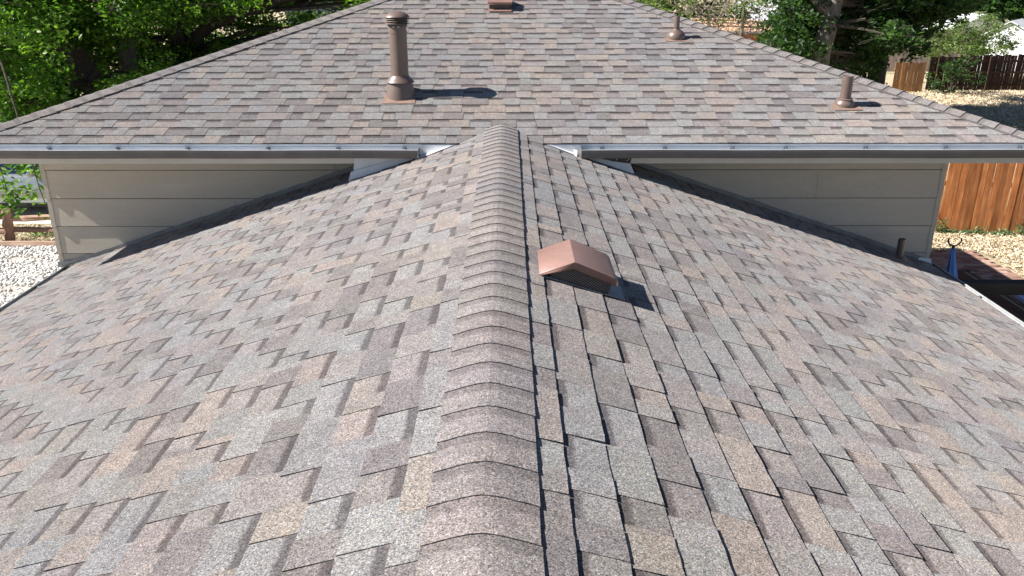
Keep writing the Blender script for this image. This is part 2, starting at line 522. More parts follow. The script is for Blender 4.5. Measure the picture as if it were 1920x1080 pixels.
def course_set(O, eu, es, n, lo, hi, s_start, s_end, seed, phase=0.0, exposure=EXP):
    """lo(s), hi(s): limits along the course at slope distance s"""
    r = random.Random(seed)
    ph = [r.uniform(0, 6.28) for _ in range(6)]
    def wave(u, s):
        return .0010 * (math.sin(u * 2.1 + ph[0]) + math.sin(u * 5.3 + s * 2.0 + ph[1]) + math.sin(s * 3.1 + u + ph[2]))
    out = []
    s = s_start
    while s < s_end - .01:
        e = min(exposure, s_end - s)
        st_ = s + r.uniform(-.0015, .0015)
        a0, a1 = lo(s), lo(min(s + e + .022, s_end)); b0, b1 = hi(s), hi(min(s + e + .022, s_end))
        u = a0 - r.uniform(0, .3)
        tooth = r.random() < .5
        while u < b0:
            w = r.choice((.11, .14, .17, .21, .25, .31)) * r.uniform(.88, 1.12) if tooth else r.choice((.10, .13, .16, .19, .24)) * r.uniform(.88, 1.15)
            l, rr = u, u + w
            l0, l1, r0, r1 = max(l, a0), max(l, a1), min(rr, b0), min(rr, b1)
            if r0 - l0 > .012 and r1 - l1 > .004:
                out.append(make_piece(O, eu, es, n, l0, l1, r0, r1, st_, e, tooth, r, wave))
            u = rr
            tooth = not tooth
        s += exposure
    return out

def attr_mesh(name, pieces, parent):
    V, F, UV, T = [], [], [], []
    for p in pieces:
        b = len(V)
        V += [tuple(q) for q in p.v]
        for f, t in zip(p.f, p.tint):
            F.append([i + b for i in f])
            for i in f:
                UV.append(p.uv[i]); T.append(t)
    me = bpy.data.meshes.new(name)
    me.from_pydata(V, [], F)
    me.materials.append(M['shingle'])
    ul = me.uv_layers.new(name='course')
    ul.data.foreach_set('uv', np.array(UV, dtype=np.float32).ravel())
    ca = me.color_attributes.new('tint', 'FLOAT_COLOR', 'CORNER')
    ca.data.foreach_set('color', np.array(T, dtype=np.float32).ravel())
    me.update()
    return link(bpy.data.objects.new(name, me), parent)

# --- decks (the boards under the shingles), one part per roof
def slab(parent, name, P, th=.05, mat=None):
    P = [Vector(p) for p in P]
    n_ = (P[1] - P[0]).cross(P[2] - P[0]).normalized()
    if n_.z < 0: n_ = -n_
    k = len(P)
    V = [p - n_ * .004 for p in P] + [p - n_ * th for p in P]
    F = [list(range(k)), list(range(k, 2 * k))[::-1]] + [[i, (i + 1) % k, (i + 1) % k + k, i + k] for i in range(k)]
    return mesh_obj(name, V, F, mat or M['deck'], parent)

yt = (EY + YB) / 2
hipd = yt - EY
ridge_z = main_z(yt)
main_roof = MB()
A = [Vector((EX0, EY, EZ)), Vector((EX1, EY, EZ)), Vector((EX1, YB, EZ)), Vector((EX0, YB, EZ))]
B = [Vector((EX0 + hipd, yt, ridge_z)), Vector((EX1 - hipd, yt, ridge_z))]
dz = Vector((0, 0, -.005))
lowz = Vector((0, 0, -.06))
main_roof.add([p + dz for p in A + B] + [p + lowz for p in A],
              [[0, 1, 5, 4], [1, 2, 5], [2, 3, 4, 5], [3, 0, 4], [0, 6, 7, 1], [1, 7, 8, 2], [2, 8, 9, 3], [3, 9, 6, 0], [6, 9, 8, 7]])
main_deck = main_roof.build('main_roof', M['deck'], house)
wl = slab(house, 'wing_roof', [(LX + .01, WY0, wing_z(LX)), (LX + .01, YW + .35, wing_z(LX)), (RX, YW + .35, RZ), (RX, WY0, RZ)])
wr = slab(house, 'wing_roof', [(RXE - .01, WY0, wing_z(RXE)), (RXE - .01, YW + .35, wing_z(RXE)), (RX, YW + .35, RZ), (RX, WY0, RZ)])

pieces = []
# main front slope
es = Vector((0, math.cos(MANG), math.sin(MANG))); nn = Vector((0, -math.sin(MANG), math.cos(MANG)))
cm = math.cos(MANG)
pm = course_set(Vector((0, EY - .012, EZ - .004)), Vector((1, 0, 0)), es, nn,
                lambda s: EX0 + s * cm + .01, lambda s: EX1 - s * cm - .01, 0.0, hipd / cm, 5)
for p in pm: p.parent = main_deck
# left and right wing slopes
cw = math.cos(WANG)
def wing_hi(side):
    def f(s):
        xx = (RX - LX) if side < 0 else (RXE - RX)
        z = RZ - WS * (xx - s * cw)
        # stop at the wall; near the ridge run on until the main roof swallows the wing
        return YW - .012 if z < EZ - .10 else (EY + (z - EZ) / MS + .12 if z > EZ else EY + .05)
    return f
esl = Vector((cw, 0, math.sin(WANG))); nl = Vector((-math.sin(WANG), 0, cw))
Ll = (RX - LX) / cw
first = .062 + .147                                  # first butt below the ridge line
s0l = (Ll - first) - math.floor((Ll - first) / EXP) * EXP - EXP
hl = wing_hi(-1)
pl = course_set(Vector((LX - .02, 0, wing_z(LX))), Vector((0, 1, 0)), esl, nl, lambda s: WY0, hl, max(s0l, -.02) if s0l > -.05 else s0l + EXP, Ll - .105, 21)
for p in pl:
    p.parent = wl
    p.f = [f[::-1] for f in p.f]
esr = Vector((-cw, 0, math.sin(WANG))); nr = Vector((math.sin(WANG), 0, cw))
Lr = (RXE - RX) / cw
s0r = (Lr - first) - math.floor((Lr - first) / EXP) * EXP - EXP
hr = wing_hi(1)
pr = course_set(Vector((RXE + .02, 0, wing_z(RXE))), Vector((0, 1, 0)), esr, nr, lambda s: WY0, hr, s0r if s0r > -.05 else s0r + EXP, Lr - .105, 33)
for p in pr: p.parent = wr
allp = pm + pl + pr
allp.sort(key=lambda p: -p.area)
for p in allp[:300]:
    attr_mesh('shingle', [p], p.parent)
tag(attr_mesh('shingle_field', allp[300:], house), kind='stuff')

# --- ridge and hip caps: each one a folded shingle
def cap_piece(P, d, q, fall, exposure, halfw, r, lift=.003, thick=.0062):
    """P: ridge point at the butt, d: way up/along, q: sideways, fall: drop per metre sideways"""
    V, F, UV, T = [], [], [], []
    K = 10
    up = Vector((0, 0, 1))
    rad = .038
    hw = halfw + r.uniform(-.0015, .0015)
    sk = r.uniform(-.0015, .0015)
    c1 = tuple(x * r.uniform(.985, 1.015) for x in (.205, .190, .184))
    k = r.uniform(.92, 1.08); c1 = tuple(x * k for x in c1)
    rows = [(0.0, thick + lift), (exposure * .5, lift + thick * .62), (exposure + .03, lift + .0015)]
    def prof(w): return -fall * (math.sqrt(w * w + rad * rad) - rad)
    for s, h in rows:
        for i in range(K + 1):
            w = -hw + 2 * hw * i / K + sk * (1 - s / exposure)
            ls = r.uniform(-.0012, .0012) if s == 0 else 0
            V.append(P + d * (s + ls) + q * w + up * (prof(w) + h)); UV.append((w, s))
    nb = len(V)
    for i in range(K + 1):
        w = -hw + 2 * hw * i / K + sk
        V.append(P + d * .0005 + q * w + up * (prof(w) + lift - .006)); UV.append((w, 0))
    W = K + 1
    for j in range(2):
        for i in range(K):
            F.append([j * W + i, j * W + i + 1, (j + 1) * W + i + 1, (j + 1) * W + i]); T.append(c1 + (.5,))
    for i in range(K):
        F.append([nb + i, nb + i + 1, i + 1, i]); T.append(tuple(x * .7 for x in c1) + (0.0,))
    for i in (0, K):
        a, b, c = i, W + i, 2 * W + i
        V += [V[a] - up * .020, V[b] - up * .020, V[c] - up * .018]; UV += [(0, 0)] * 3
        k0 = len(V) - 3
        for f in ([a, b, k0 + 1, k0], [b, c, k0 + 2, k0 + 1]):
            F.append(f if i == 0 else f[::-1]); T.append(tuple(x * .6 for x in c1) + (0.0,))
    p = Piece(); p.v, p.f, p.uv, p.tint = V, F, UV, T
    return p

rc = random.Random(4)
CE = .149
y = WY0
ridge_end = EY + (RZ - EZ) / MS
k = 0
while y < ridge_end + .02:
    attr_mesh('ridge_cap', [cap_piece(Vector((RX, y, RZ + .002)), Vector((0, 1, 0)), Vector((1, 0, 0)), WS, CE, .142, rc)], house)
    y += CE
sq = math.sqrt(.5)
for sx, cx in ((1, EX0), (-1, EX1)):
    d = Vector((sx, 1, MS)).normalized()
    q = Vector((sq, -sq * sx, 0)) if sx > 0 else Vector((sq, sq, 0))
    L = Vector((hipd, hipd, hipd * MS)).length
    s = -.01
    while s < L - .05:
        attr_mesh('hip_cap', [cap_piece(Vector((cx, EY, EZ)) + d * s, d, q, MS * sq, CE, .135, rc, .005, .0100)], house)
        s += CE
x = B[0].x
while x < B[1].x - .02:
    attr_mesh('ridge_cap', [cap_piece(Vector((x, yt, ridge_z)), Vector((1, 0, 0)), Vector((0, -1, 0)), MS, CE, .135, rc, .005, .0100)], house)
    x += CE

# --- walls
SZ = CAMZ - 1.455                                     # soffit height
wb = MB().box((WX0 + .03, YW + .03, 0), (WX1 - .03, YB - .5, SZ - .002))
wb.build('wall', M['siding'], house)
ww = MB().box((LX + .10, WY0 + .2, 0), (RXE - .10, YW + .028, CAMZ - 2.66))
ww.build('wing_wall', M['siding'], house)
sf = MB()
sf.box((EX0 + .05, EY + .045, SZ - .001), (EX1 - .05, YB - .02, SZ + .014))
sf.build('soffit', M['trim'], house)
# gable end behind the camera
mesh_obj('gable_wall', [(LX + .1, WY0 + .2, CAMZ - 2.66), (RXE - .1, WY0 + .2, CAMZ - 2.66), (RX, WY0 + .2, RZ - .07),
                        (LX + .1, WY0 + .3, CAMZ - 2.66), (RXE - .1, WY0 + .3, CAMZ - 2.66), (RX, WY0 + .3, RZ - .07)],
         [[0, 1, 2], [5, 4, 3], [0, 3, 4, 1], [1, 4, 5, 2], [2, 5, 3, 0]], M['siding'], house)

# lap siding boards on the wall above the wing
bot = CAMZ - 1.932
lines = [bot + .272 * k for k in range(1, -5, -1)]
rs = random.Random(8)
joints = {1: [-1.62, 2.0], 0: [-.4, 2.9], -1: [-2.6, 1.0], -2: [.6], -3: [-1.1], -4: [0.3]}
for k in range(1, -5, -1):
    zb = bot + .272 * k
    ztop = min(zb + .272 - .004, SZ - .004)
    ends = [WX0 + .012] + joints[k] + [WX1 - .012]
    for a, b in zip(ends[:-1], ends[1:]):
        m = MB()
        N = 6
        V = []
        for i in range(N + 1):
            x = a + .0012 + (b - a - .0024) * i / N
            wv = rs.uniform(-.0012, .0012)
            V += [(x, YW - .012 + wv, zb + .005 + rs.uniform(-.0008, .0008)), (x, YW - .000 + wv * .5, ztop), (x, YW + .028, zb + .005), (x, YW + .028, ztop)]
        F = []
        for i in range(N):
            o = i * 4
            F += [[o, o + 4, o + 5, o + 1], [o + 2, o + 6, o + 4, o], [o + 1, o + 5, o + 7, o + 3]]
        F += [[0, 1, 3, 2], [N * 4, N * 4 + 2, N * 4 + 3, N * 4 + 1]]
        m.add(V, F)
        m.build('siding_board', M['siding'], house)
    for cx, sg in ((WX0, 1), (WX1, -1)):             # folded metal corner of each course
        m = MB()
        w = .038
        P = [(cx + sg * w, YW - .0165, zb - .003), (cx + sg * w, YW - .005, min(zb + .268, SZ - .006)),
             (cx - sg * .004, YW - .0175, zb - .004), (cx - sg * .004, YW - .006, min(zb + .268, SZ - .006)),
             (cx - sg * .004, YW + .06, zb - .006), (cx - sg * .004, YW + .06, min(zb + .268, SZ - .006))]
        f = [[0, 2, 3, 1], [2, 4, 5, 3]]
        if sg > 0: f = [q[::-1] for q in f]
        m.add(P, f)
        m.build('corner_cap', M['siding'], house)

# --- step flashing along wall and wing, piece by piece
for side in (-1, 1):
    x_out = LX if side < 0 else RXE
    L = abs(x_out - RX)
    x = .75
    while x < L - .02:
        w = .165
        xa, xb = RX + side * x, RX + side * min(x + w, L)
        za, zb = wing_z(xa), wing_z(xb)
        h = .050 + rs.uniform(-.004, .004)
        yw = YW - .022 - rs.uniform(0, .004)
        m = MB()
        P = [(xa, yw, za - .01), (xb, yw, zb - .01), (xb, yw - .001, zb + h - .002), (xa, yw - .001, za + h + .002),
             (xa, yw + .0035, za - .01), (xb, yw + .0035, zb - .01), (xb, yw + .0035, zb + h - .002), (xa, yw + .0035, za + h + .002)]
        f = [[0, 1, 2, 3], [7, 6, 5, 4], [3, 2, 6, 7], [0, 3, 7, 4], [1, 5, 6, 2]]
        if side < 0: f = [q[::-1] for q in f]
        m.add(P, f)
        m.build('step_flashing', M['step'], house)
        x += w - .004

# --- fascia and gutters
def fascia(x0, x1):
    MB().box((x0, EY + .000, CAMZ - 1.488), (x1, EY + .036, EZ - .057)).build('fascia', M['trim'], house)
fascia(EX0 + .02, -.80)
fascia(.66, EX1 - .02)
# metal drip edge under the first course
for x0, x1 in ((EX0 + .01, -.44), (.34, EX1 - .01)):
    m = MB()
    m.add([(x0, EY + .03, EZ - .003), (x1, EY + .03, EZ - .003), (x1, EY - .006, EZ - .0085), (x0, EY - .006, EZ - .0085),
           (x1, EY - .004, EZ - .055), (x0, EY - .004, EZ - .055)], [[0, 3, 2, 1], [3, 5, 4, 2]])
    m.build('drip_edge', M['white_metal'], house)

def gutter(a, b, out, depth_top, w=.125, h=.074, name='gutter', hang=(), front=None, wavy=0.0, inside=None):
    """trough from a to b (its back top edge), out: outward direction; inner sheet white, outside painted"""
    a, b, out = Vector(a), Vector(b), Vector(out)
    up = Vector((0, 0, 1))
    outer = [(0, .004), (0, -h), (w * .90, -h), (w * .93, -h * .93), (w * .985, -h * .55), (w, -h * .30), (w, 0)]
    inner = [(w - .013, 0), (w - .013, -.010), (w - .0105, -.010), (w - .003, -.006), (w - .003, -h * .31), (w * .985 - .003, -h * .55), (w * .93 - .003, -h * .92), (w * .90 - .002, -h + .003), (.003, -h + .003), (.003, .004)]
    prof = outer + inner
    n_out = len(outer)
    m = MB()
    NS = 12
    V, F, mm = [], [], []
    K = len(prof)
    for s in range(NS + 1):
        t = s / NS
        c = a.lerp(b, t) + up * (wavy * math.sin(t * 17.0))
        V += [c + out * d_ + up * z_ for d_, z_ in prof]
    for s in range(NS):
        for i in range(K):
            j = (i + 1) % K
            F.append([s * K + i, s * K + j, (s + 1) * K + j, (s + 1) * K + i])
            mm.append(1 if i < n_out - 1 else 0)
    # lip top face is bare bright metal
    F += [list(range(K)), [NS * K + i for i in range(K)][::-1]]; mm += [1, 1]
    m.v, m.f, m.m = [tuple(v) for v in V], F, mm
    g = m.build(name, [inside or M['gutter_in'], front or M['gutter_out']], house)
    # end caps
    for c in (a, b):
        dirn = (b - a).normalized() * (.0015 if c is b else -.0015)
        pts = [c + dirn + out * d_ + up * z_ for d_, z_ in outer]
        q = MB().prism(pts, dirn)
        q.build('end_cap', front or M['gutter_out'], g)
    L = (b - a).length
    d = (b - a).normalized()
    for t in hang:
        c = a + d * t
        q = MB()
        q.beam(c + out * .004 - up * .012, c + out * (w - .006) - up * .012, .022, .0035)
        q.beam(c + out * .010 - up * .034, c + out * .010 + up * .004, .034, .008, up=out)
        q.beam(c + out * (w - .016) - up * .028, c + out * (w - .016) - up * .006, .020, .004, up=out)
        q.tube([c + out * .012 - up * .004, c + out * .022 - up * .004], .006, 6)
        q.build('hanger', M['step'], g)
    return g

GZ = CAMZ - 1.345
gx0, gx1 = EX0 - .02, -.775
gutter((gx0, EY - .006, GZ), (gx1, EY - .006, GZ), (0, -1, 0), 0, hang=[v - gx0 for v in (-4.55, -3.95, -3.36, -2.76, -2.07, -1.47, -.90)], wavy=.0015)
hx0, hx1 = .615, EX1 + .02
gutter((hx1, EY - .006, GZ), (hx0, EY - .006, GZ), (0, -1, 0), 0, hang=[hx1 - v for v in (.80, 1.34, 1.92, 2.38, 3.07, 3.76, 4.40)], wavy=.0015)
# wing gutters
WGZ = wing_z(LX) - .012
gutter((LX + .004, YW - .03, WGZ), (LX + .004, WY0, WGZ), (-1, 0, 0), 0, w=.100, inside=M['step'], hang=[.5 + .75 * k for k in range(11)], wavy=.001)
WGR = wing_z(RXE) - .012
gutter((RXE - .004, WY0, WGR), (RXE - .004, YW - .03, WGR), (1, 0, 0), 0, w=.115, inside=M['gutter_grey'], hang=[.35 + .78 * k for k in range(11)], wavy=.001)
for sx, x0 in ((-1, LX), (1, RXE)):
    MB().box((x0 - (.03 if sx > 0 else -.006), WY0, WGZ - .13), (x0 - (.006 if sx > 0 else -.03), YW, WGZ + .004)).build('fascia', M['trim'], house)

# --- flashing where the wing breaks through the main eave
def plate(name, P, mat, th=.003, nrm=(0, -1, 0)):
    nrm = Vector(nrm).normalized()
    P = [Vector(p) for p in P]
    return MB().prism(P, -nrm * th).build(name, mat, house)
wz = wing_z
# upright strip closing the eave beside the gutter ends
plate('eave_flashing', [(-.775, EY - .014, wz(-.775) + .006), (-.42, EY - .014, wz(-.42) + .004), (-.42, EY - .014, EZ - .012), (-.775, EY - .014, EZ - .012)], M['white_metal'])
plate('eave_flashing', [(.30, EY - .014, wz(.30) + .004), (.62, EY - .014, wz(.62) + .006), (.62, EY - .014, EZ - .012), (.30, EY - .014, EZ - .012)], M['white_metal'])
# sheets lying on the wing in front of it
def lay(name, pts, mat, off=.016):
    P = [Vector((x, y, wz(x) + off)) for x, y in pts]
    s_ = -1 if pts[0][0] < RX else 1
    return MB().prism(P, Vector((s_ * math.sin(WANG), 0, cw)) * -.002).build(name, mat, house)
lay('apron_flashing', [(-.80, EY - .125), (-.79, EY - .01), (-.47, EY - .01)], M['white_metal'], .020)
lay('apron_flashing', [(.33, EY - .01), (.585, EY - .01), (.56, EY - .085)], M['white_metal'], .020)
plate('flashing_tongue', [(.555, EY - .11, wz(.555) + .01), (.575, EY - .11, wz(.575) + .008), (.585, EY - .02, EZ - .06), (.55, EY - .02, EZ - .05)], M['white_metal'], .002, (-.8, -.5, .3))
# kick plates under the gutter, standing on the wing
zl = CAMZ - 1.452
yk = EY - .004
plate('kick_flashing', [(-.80, yk, wz(-.80) + .012), (-.86, yk, zl + .02), (-1.335, yk, zl + .02), (-1.36, yk, wz(-1.36) + .055), (-1.04, yk, wz(-1.04) + .05)], M['white_metal'])
plate('kick_flashing', [(-.80, yk - .006, wz(-.80) + .008), (-.92, yk - .008, wz(-.92) + .055), (-1.375, yk - .022, wz(-1.375) + .085), (-1.40, yk - .04, wz(-1.40) + .010)], M['white_metal'], .002)
plate('kick_flashing', [(.72, yk, wz(.72) + .012), (1.05, yk - .03, wz(1.05) + .012), (1.09, yk - .02, wz(1.09) + .012), (1.05, yk, wz(1.05) + .09), (.90, yk, wz(.90) + .065)], M['white_metal'])
dp = plate('kick_plate', [(.76, yk - .004, zl + .018), (.90, yk - .004, wz(.90) + .058), (1.05, yk - .004, wz(1.05) + .088), (1.06, yk - .004, zl + .018)], M['dark_metal'])
for x, z in ((.93, zl - .0), (1.02, zl - .008), (1.035, zl + .002)):
    MB().lathe((x, yk - .004, z), [(0, .004), (.004, .0035), (.005, 0)], 8, 0, Vector((0, -1, 0))).build('screw', M['white_metal'], dp)
# wall-end flashing at the wing's outer corners
for sg, cx, ex in ((-1, WX0, LX), (1, WX1, RXE)):
    x0 = ex - sg * .02
    plate('corner_flashing', [(x0 - sg * .06, YW - .03, wz(x0 - sg * .06) + .01), (cx + sg * .02, YW - .035, wz(x0) - .02), (cx + sg * .015, YW - .03, wz(x0) + .035), (x0 - sg * .04, YW - .03, wz(x0) + .05)], M['step'] if sg < 0 else M['white_metal'])

# --- cover shingles woven over the end of the wing ridge
def loose(P, tintc, name='valley_shingle', th=.005):
    P = [Vector(p) for p in P]
    n_ = (P[1] - P[0]).cross(P[2] - P[0]).normalized()
    if n_.z < 0: P.reverse(); n_ = -n_
    k_ = len(P)
    V = P + [p - n_ * th for p in P]
    F = [list(range(k_))] + [[(i + 1) % k_, i, i + k_, (i + 1) % k_ + k_] for i in range(k_)]
    q = Piece(); q.v = V; q.f = F; q.uv = [(0, .02)] * len(V)
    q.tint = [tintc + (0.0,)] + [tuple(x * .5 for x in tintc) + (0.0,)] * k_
    return attr_mesh(name, [q], main_deck)
def mp(x, y, off): return (x, y, main_z(y) + off)
# ------------------------------------------------------------------ ROOF VENTS (each a thing of its own)
def roof_point(u, v):                                  # pixel -> main roof
    d = ray(u, v)
    t = (EZ - CAMZ - MS * EY) / (d[2] - MS * d[1])
    return Vector((d[0] * t, d[1] * t, CAMZ + d[2] * t))
def wing_point(u, v):                                  # pixel -> right wing slope
    d = ray(u, v)
    t = (RZ - CAMZ + WS * RX) / (d[2] + WS * d[0])
    return Vector((d[0] * t, d[1] * t, CAMZ + d[2] * t))

def base_plate(c, a, b, n_, la, lb, mat, parent, off=.013, name='base_plate', la2=None):
    """thin flashing plate on the roof; a down the slope, b along the course"""
    la2 = la if la2 is None else la2
    P = [c + a * la + b * lb + n_ * off, c + a * la - b * lb + n_ * off, c - a * la2 - b * lb + n_ * (off - .006), c - a * la2 + b * lb + n_ * (off - .006)]
    return MB().prism([p for p in P], n_ * -.003).build(name, mat, parent)

A_M, N_M = Vector((0, -math.cos(MANG), -math.sin(MANG))), nn
A_W, N_W = Vector((cw, 0, -math.sin(WANG))), nr

# tall flue
c = roof_point(752, 178)
t = empty('flue_pipe', c, 'tall brown metal flue pipe with ribbed round cap on the hip roof slope', 'flue pipe')
base_plate(c, A_M, Vector((1, 0, 0)), N_M, .200, .150, M['rust_plate'], t, .0135, la2=.02)
smooth_by_angle(MB().lathe(c, [(.150, -.085), (.146, -.05), (.137, .01), (.112, .135), (.108, .150)], 40).build('base_cone', M['taupe_metal'], t))
smooth_by_angle(MB().lathe(c, [(.132, .118), (.134, .122), (.112, .150), (.086, .176), (.084, .186), (.080, .186)], 40).build('storm_collar', M['taupe_metal'], t))
smooth_by_angle(MB().lathe(c, [(.0825, .12), (.0825, .560), (.0845, .560), (.0845, .585), (.080, .585), (.080, .66)], 40).build('pipe', M['taupe_metal'], t))
cp = smooth_by_angle(MB().lathe(c, [(.0, .756), (.030, .754), (.065, .744), (.098, .724), (.116, .704), (.118, .700), (.112, .699), (.07, .699)], 40).build('cap', M['taupe_metal'], t))
for z in (.682, .663, .644):
    smooth_by_angle(MB().lathe(c, [(.088, z + .011), (.112, z + .004), (.1155, z), (.112, z - .001), (.088, z + .007)], 40).build('rib', M['taupe_metal'], cp))
smooth_by_angle(MB().lathe(c, [(.090, .62), (.090, .70)], 32).build('throat', M['dark_metal'], cp))
for a in (-1.9, -1.35):
    p = c + Vector((math.cos(a) * .083, math.sin(a) * .083, .620))
    MB().lathe(p, [(0, .006), (.007, .005), (.008, 0)], 8, 0, Vector((math.cos(a), math.sin(a), 0))).build('screw', M['white_metal'], t)

def plumbing_vent(c, a, n_, r, h, br, bh, label, plate_mat, la, lb):
    t = empty('plumbing_vent', c, label, 'vent pipe', 'plumbing vents on the roof')
    b = a.cross(n_).normalized()
    base_plate(c, a, b, n_, la, lb, plate_mat, t, .0125, la2=.02)
    smooth_by_angle(MB().lathe(c, [(br * 1.02, -.03), (br * 1.04, .012), (br * .98, bh * .45), (br * .72, bh * .82), (r * 1.3, bh), (r * 1.05, bh * 1.12)], 32, 0, n_.lerp(Vector((0, 0, 1)), .6)).build('boot', M['taupe_metal'], t), 50)
    p = MB()
    p.lathe(c, [(r, -.02), (r, h - .002), (r - .002, h), (r * .86, h), (r * .84, h - .003), (r * .84, h - .12)], 32)
    p = smooth_by_angle(p.build('pipe', M['taupe_metal'], t))
    MB().lathe(c, [(r * .845, h - .118), (0.0, h - .12)], 24).build('pipe_opening', M['inner'], p)
    return t
plumbing_vent(roof_point(1584, 197), A_M, N_M, .050, .262, .088, .062, 'thick brown plumbing vent pipe low on the hip roof above the gutter', M['rust_plate'], .125, .125)
plumbing_vent(roof_point(1268, 71), A_M, N_M, .031, .225, .098, .085, 'thin brown plumbing vent pipe with wide round boot high on the hip roof', M['rust_plate'], .125, .13)
plumbing_vent(wing_point(1686, 487), A_W, N_W, .032, .200, .070, .035, 'slim brown plumbing vent pipe on the wing roof beside the siding wall', M['taupe_metal'], .12, .12)

def box_vent(c, a, b, n_, L, W, H, label):
    """slant-back louvre: a down the slope, b sideways (towards the camera side), c at its uphill foot, middle of the width"""
    t = empty('box_vent', c, label, 'roof vent', 'box vents on the roof')
    def q(s, w, h): return c + a * s + b * w + n_ * h
    h2 = H * .90
    th = .0022
    prof = [(0, .010), (L * .37, H + .004), (L * .41, H + .004), (L * .93, h2), (L * .98, h2 - .010), (L, h2 - .032)]
    V, F = [], []
    w = W / 2
    for sgn in (-1, 1):
        for s, h in prof: V.append(q(s, sgn * w, h))
    k_ = len(prof)
    for i in range(k_ - 1): F.append([i, i + 1, i + 1 + k_, i + k_])
    # side flanges of the hood
    fl = [(0, .004), (L * .385, H - .028), (L * .93, h2 - .032), (L, h2 - .034)]
    for sgn in (-1, 1):
        o = len(V)
        for s, h in fl: V.append(q(s, sgn * w * .998, h))
        bi = 0 if sgn < 0 else k_
        fs = [[bi, bi + 1, o + 1, o], [bi + 1, bi + 2, bi + 3, o + 2, o + 1], [bi + 3, bi + 4, bi + 5, o + 3, o + 2]]
        F += [f if sgn > 0 else f[::-1] for f in fs]
    m = MB(); m.add(V, F)
    hood = smooth_by_angle(m.build('hood', M['brown_metal'], t), 30)
    sol = hood.modifiers.new('thick', 'SOLIDIFY'); sol.thickness = th; sol.offset = -1
    # rolled lighter edge along the front of the side
    m = MB()
    for sgn in (-1, 1):
        MB().tube([q(s, sgn * (w + .001), h) for s, h in prof], .0022, 6).build('hood_rim', M['brown_metal'], hood)
    # screens: two sides and the downhill face
    wi = w - .014
    for sgn in (-1, 1):
        m = MB()
        P = [q(.05, sgn * wi, .0), (q(L * .93, sgn * wi, .0)), q(L * .93, sgn * wi, h2 - .02), q(L * .385, sgn * wi, H - .012), q(.05, sgn * wi, .03)]
        m.prism(P, b * (-sgn * .002))
        m.build('screen', M['screen'], t)
    m = MB(); m.prism([q(L * .935, -wi, 0), q(L * .935, wi, 0), q(L * .935, wi, h2 - .018), q(L * .935, -wi, h2 - .018)], a * -.002)
    m.build('screen', M['screen'], t)
    base_plate(c + a * L * .5, a, b, n_, L * .5 + .062, w - .004, M['step'] if abs(a.x) > .5 else M['brown_metal'], t, .0145, la2=L * .5 - .02)
    return t
yv0, yv1 = 3.43, 3.77
xv = .135
box_vent(Vector((xv, (yv0 + yv1) / 2, wing_z(xv) + .010)), A_W, Vector((0, -1, 0)), N_W, .355, yv1 - yv0, .112, 'brown metal slant-back box vent beside the wing ridge')
c2 = roof_point(938, 21)
box_vent(c2 - A_M * .30 + N_M * .008, A_M, Vector((1, 0, 0)), N_M, .30, .275, .112, 'brown box vent near the top of the hip roof')

# ------------------------------------------------------------------ RIGHT YARD
GZ0 = 0.0
def board_fence(name, label, x0, x1, yf, h, bw, mat, rmat, seed, slope=0.0, lean=0.0, missing=0.0, rails_front=False, hj=.02, gap=.006, group=None, ky=0.0, z0=None):
    xm = (x0 + x1) / 2; Rz = Matrix.Rotation(-math.atan(ky), 4, 'Z')
    r = random.Random(seed)
    zb = (z0 if z0 is not None else 0.0)
    t = empty(name, ((x0 + x1) / 2, yf, zb), label, 'fence', group)
    x = x0
    while x < x1:
        w = bw * r.uniform(.93, 1.06)
        z1 = zb + h + slope * (x - x0) + r.uniform(-hj, hj)
        if r.random() >= missing:
            sh = r.uniform(-.006, .006)
            m = MB()
            ys_ = yf + r.uniform(-.004, .004)
            ys_ -= ky * (x + w / 2 - xm)
            rot = Rz @ Matrix.Rotation(lean + r.uniform(-.008, .008), 4, 'Y')
            m.box((x + gap / 2, ys_ - .009, zb + .02), (x + w - gap / 2, ys_ + .009, z1), 0, rot, (x + w / 2, ys_, zb))
            m.build('board', mat, t)
        x += w
    dy = -.035 if rails_front else .035
    for f in (.18, .55, .88) if h > 1.5 else (.25, .8):
        MB().beam((x0, yf + dy - ky * (x0 - xm), zb + h * f), (x1, yf + dy - ky * (x1 - xm), zb + h * f), .04, .09).build('rail', rmat, t)
    x = x0 + .4
    while x < x1:
        MB().box((x - .045, yf + dy * 2.6 - ky * (x - xm) - .045, zb - .05), (x + .045, yf + dy * 2.6 - ky * (x - xm) + .045, zb + h + slope * (x - x0) - .03)).build('post', mat, t)
        x += 2.4
    return t
board_fence('cedar_fence', 'tall orange-stained cedar board fence beyond the dry lawn beside the house', 6.4, 13.4, 15.85, 1.85, .125, M['cedar'], M['cedar_rail'], 3, lean=.0, gap=.004, ky=.16)
board_fence('board_fence', 'dark brown weathered board fence with rails and gaps behind the dry yard', 19.6, 29.5, 38.6, 1.56, .15, M['old_wood'], M['old_wood'], 9, slope=.022, lean=.015, missing=.03, rails_front=True, hj=.035, gap=.012)
board_fence('board_fence', 'short pale orange board fence panel half hidden by the dark tree', 17.75, 19.0, 38.0, 1.36, .16, M['tan_wood'], M['tan_wood'], 12, hj=.03, gap=.010)
board_fence('board_fence', 'long grey picket fence in front of the white house', 22.6, 32.5, 55.0, 3.05, .16, M['grey_wood'], M['grey_wood'], 14, hj=.05, gap=.012, z0=-1.2)

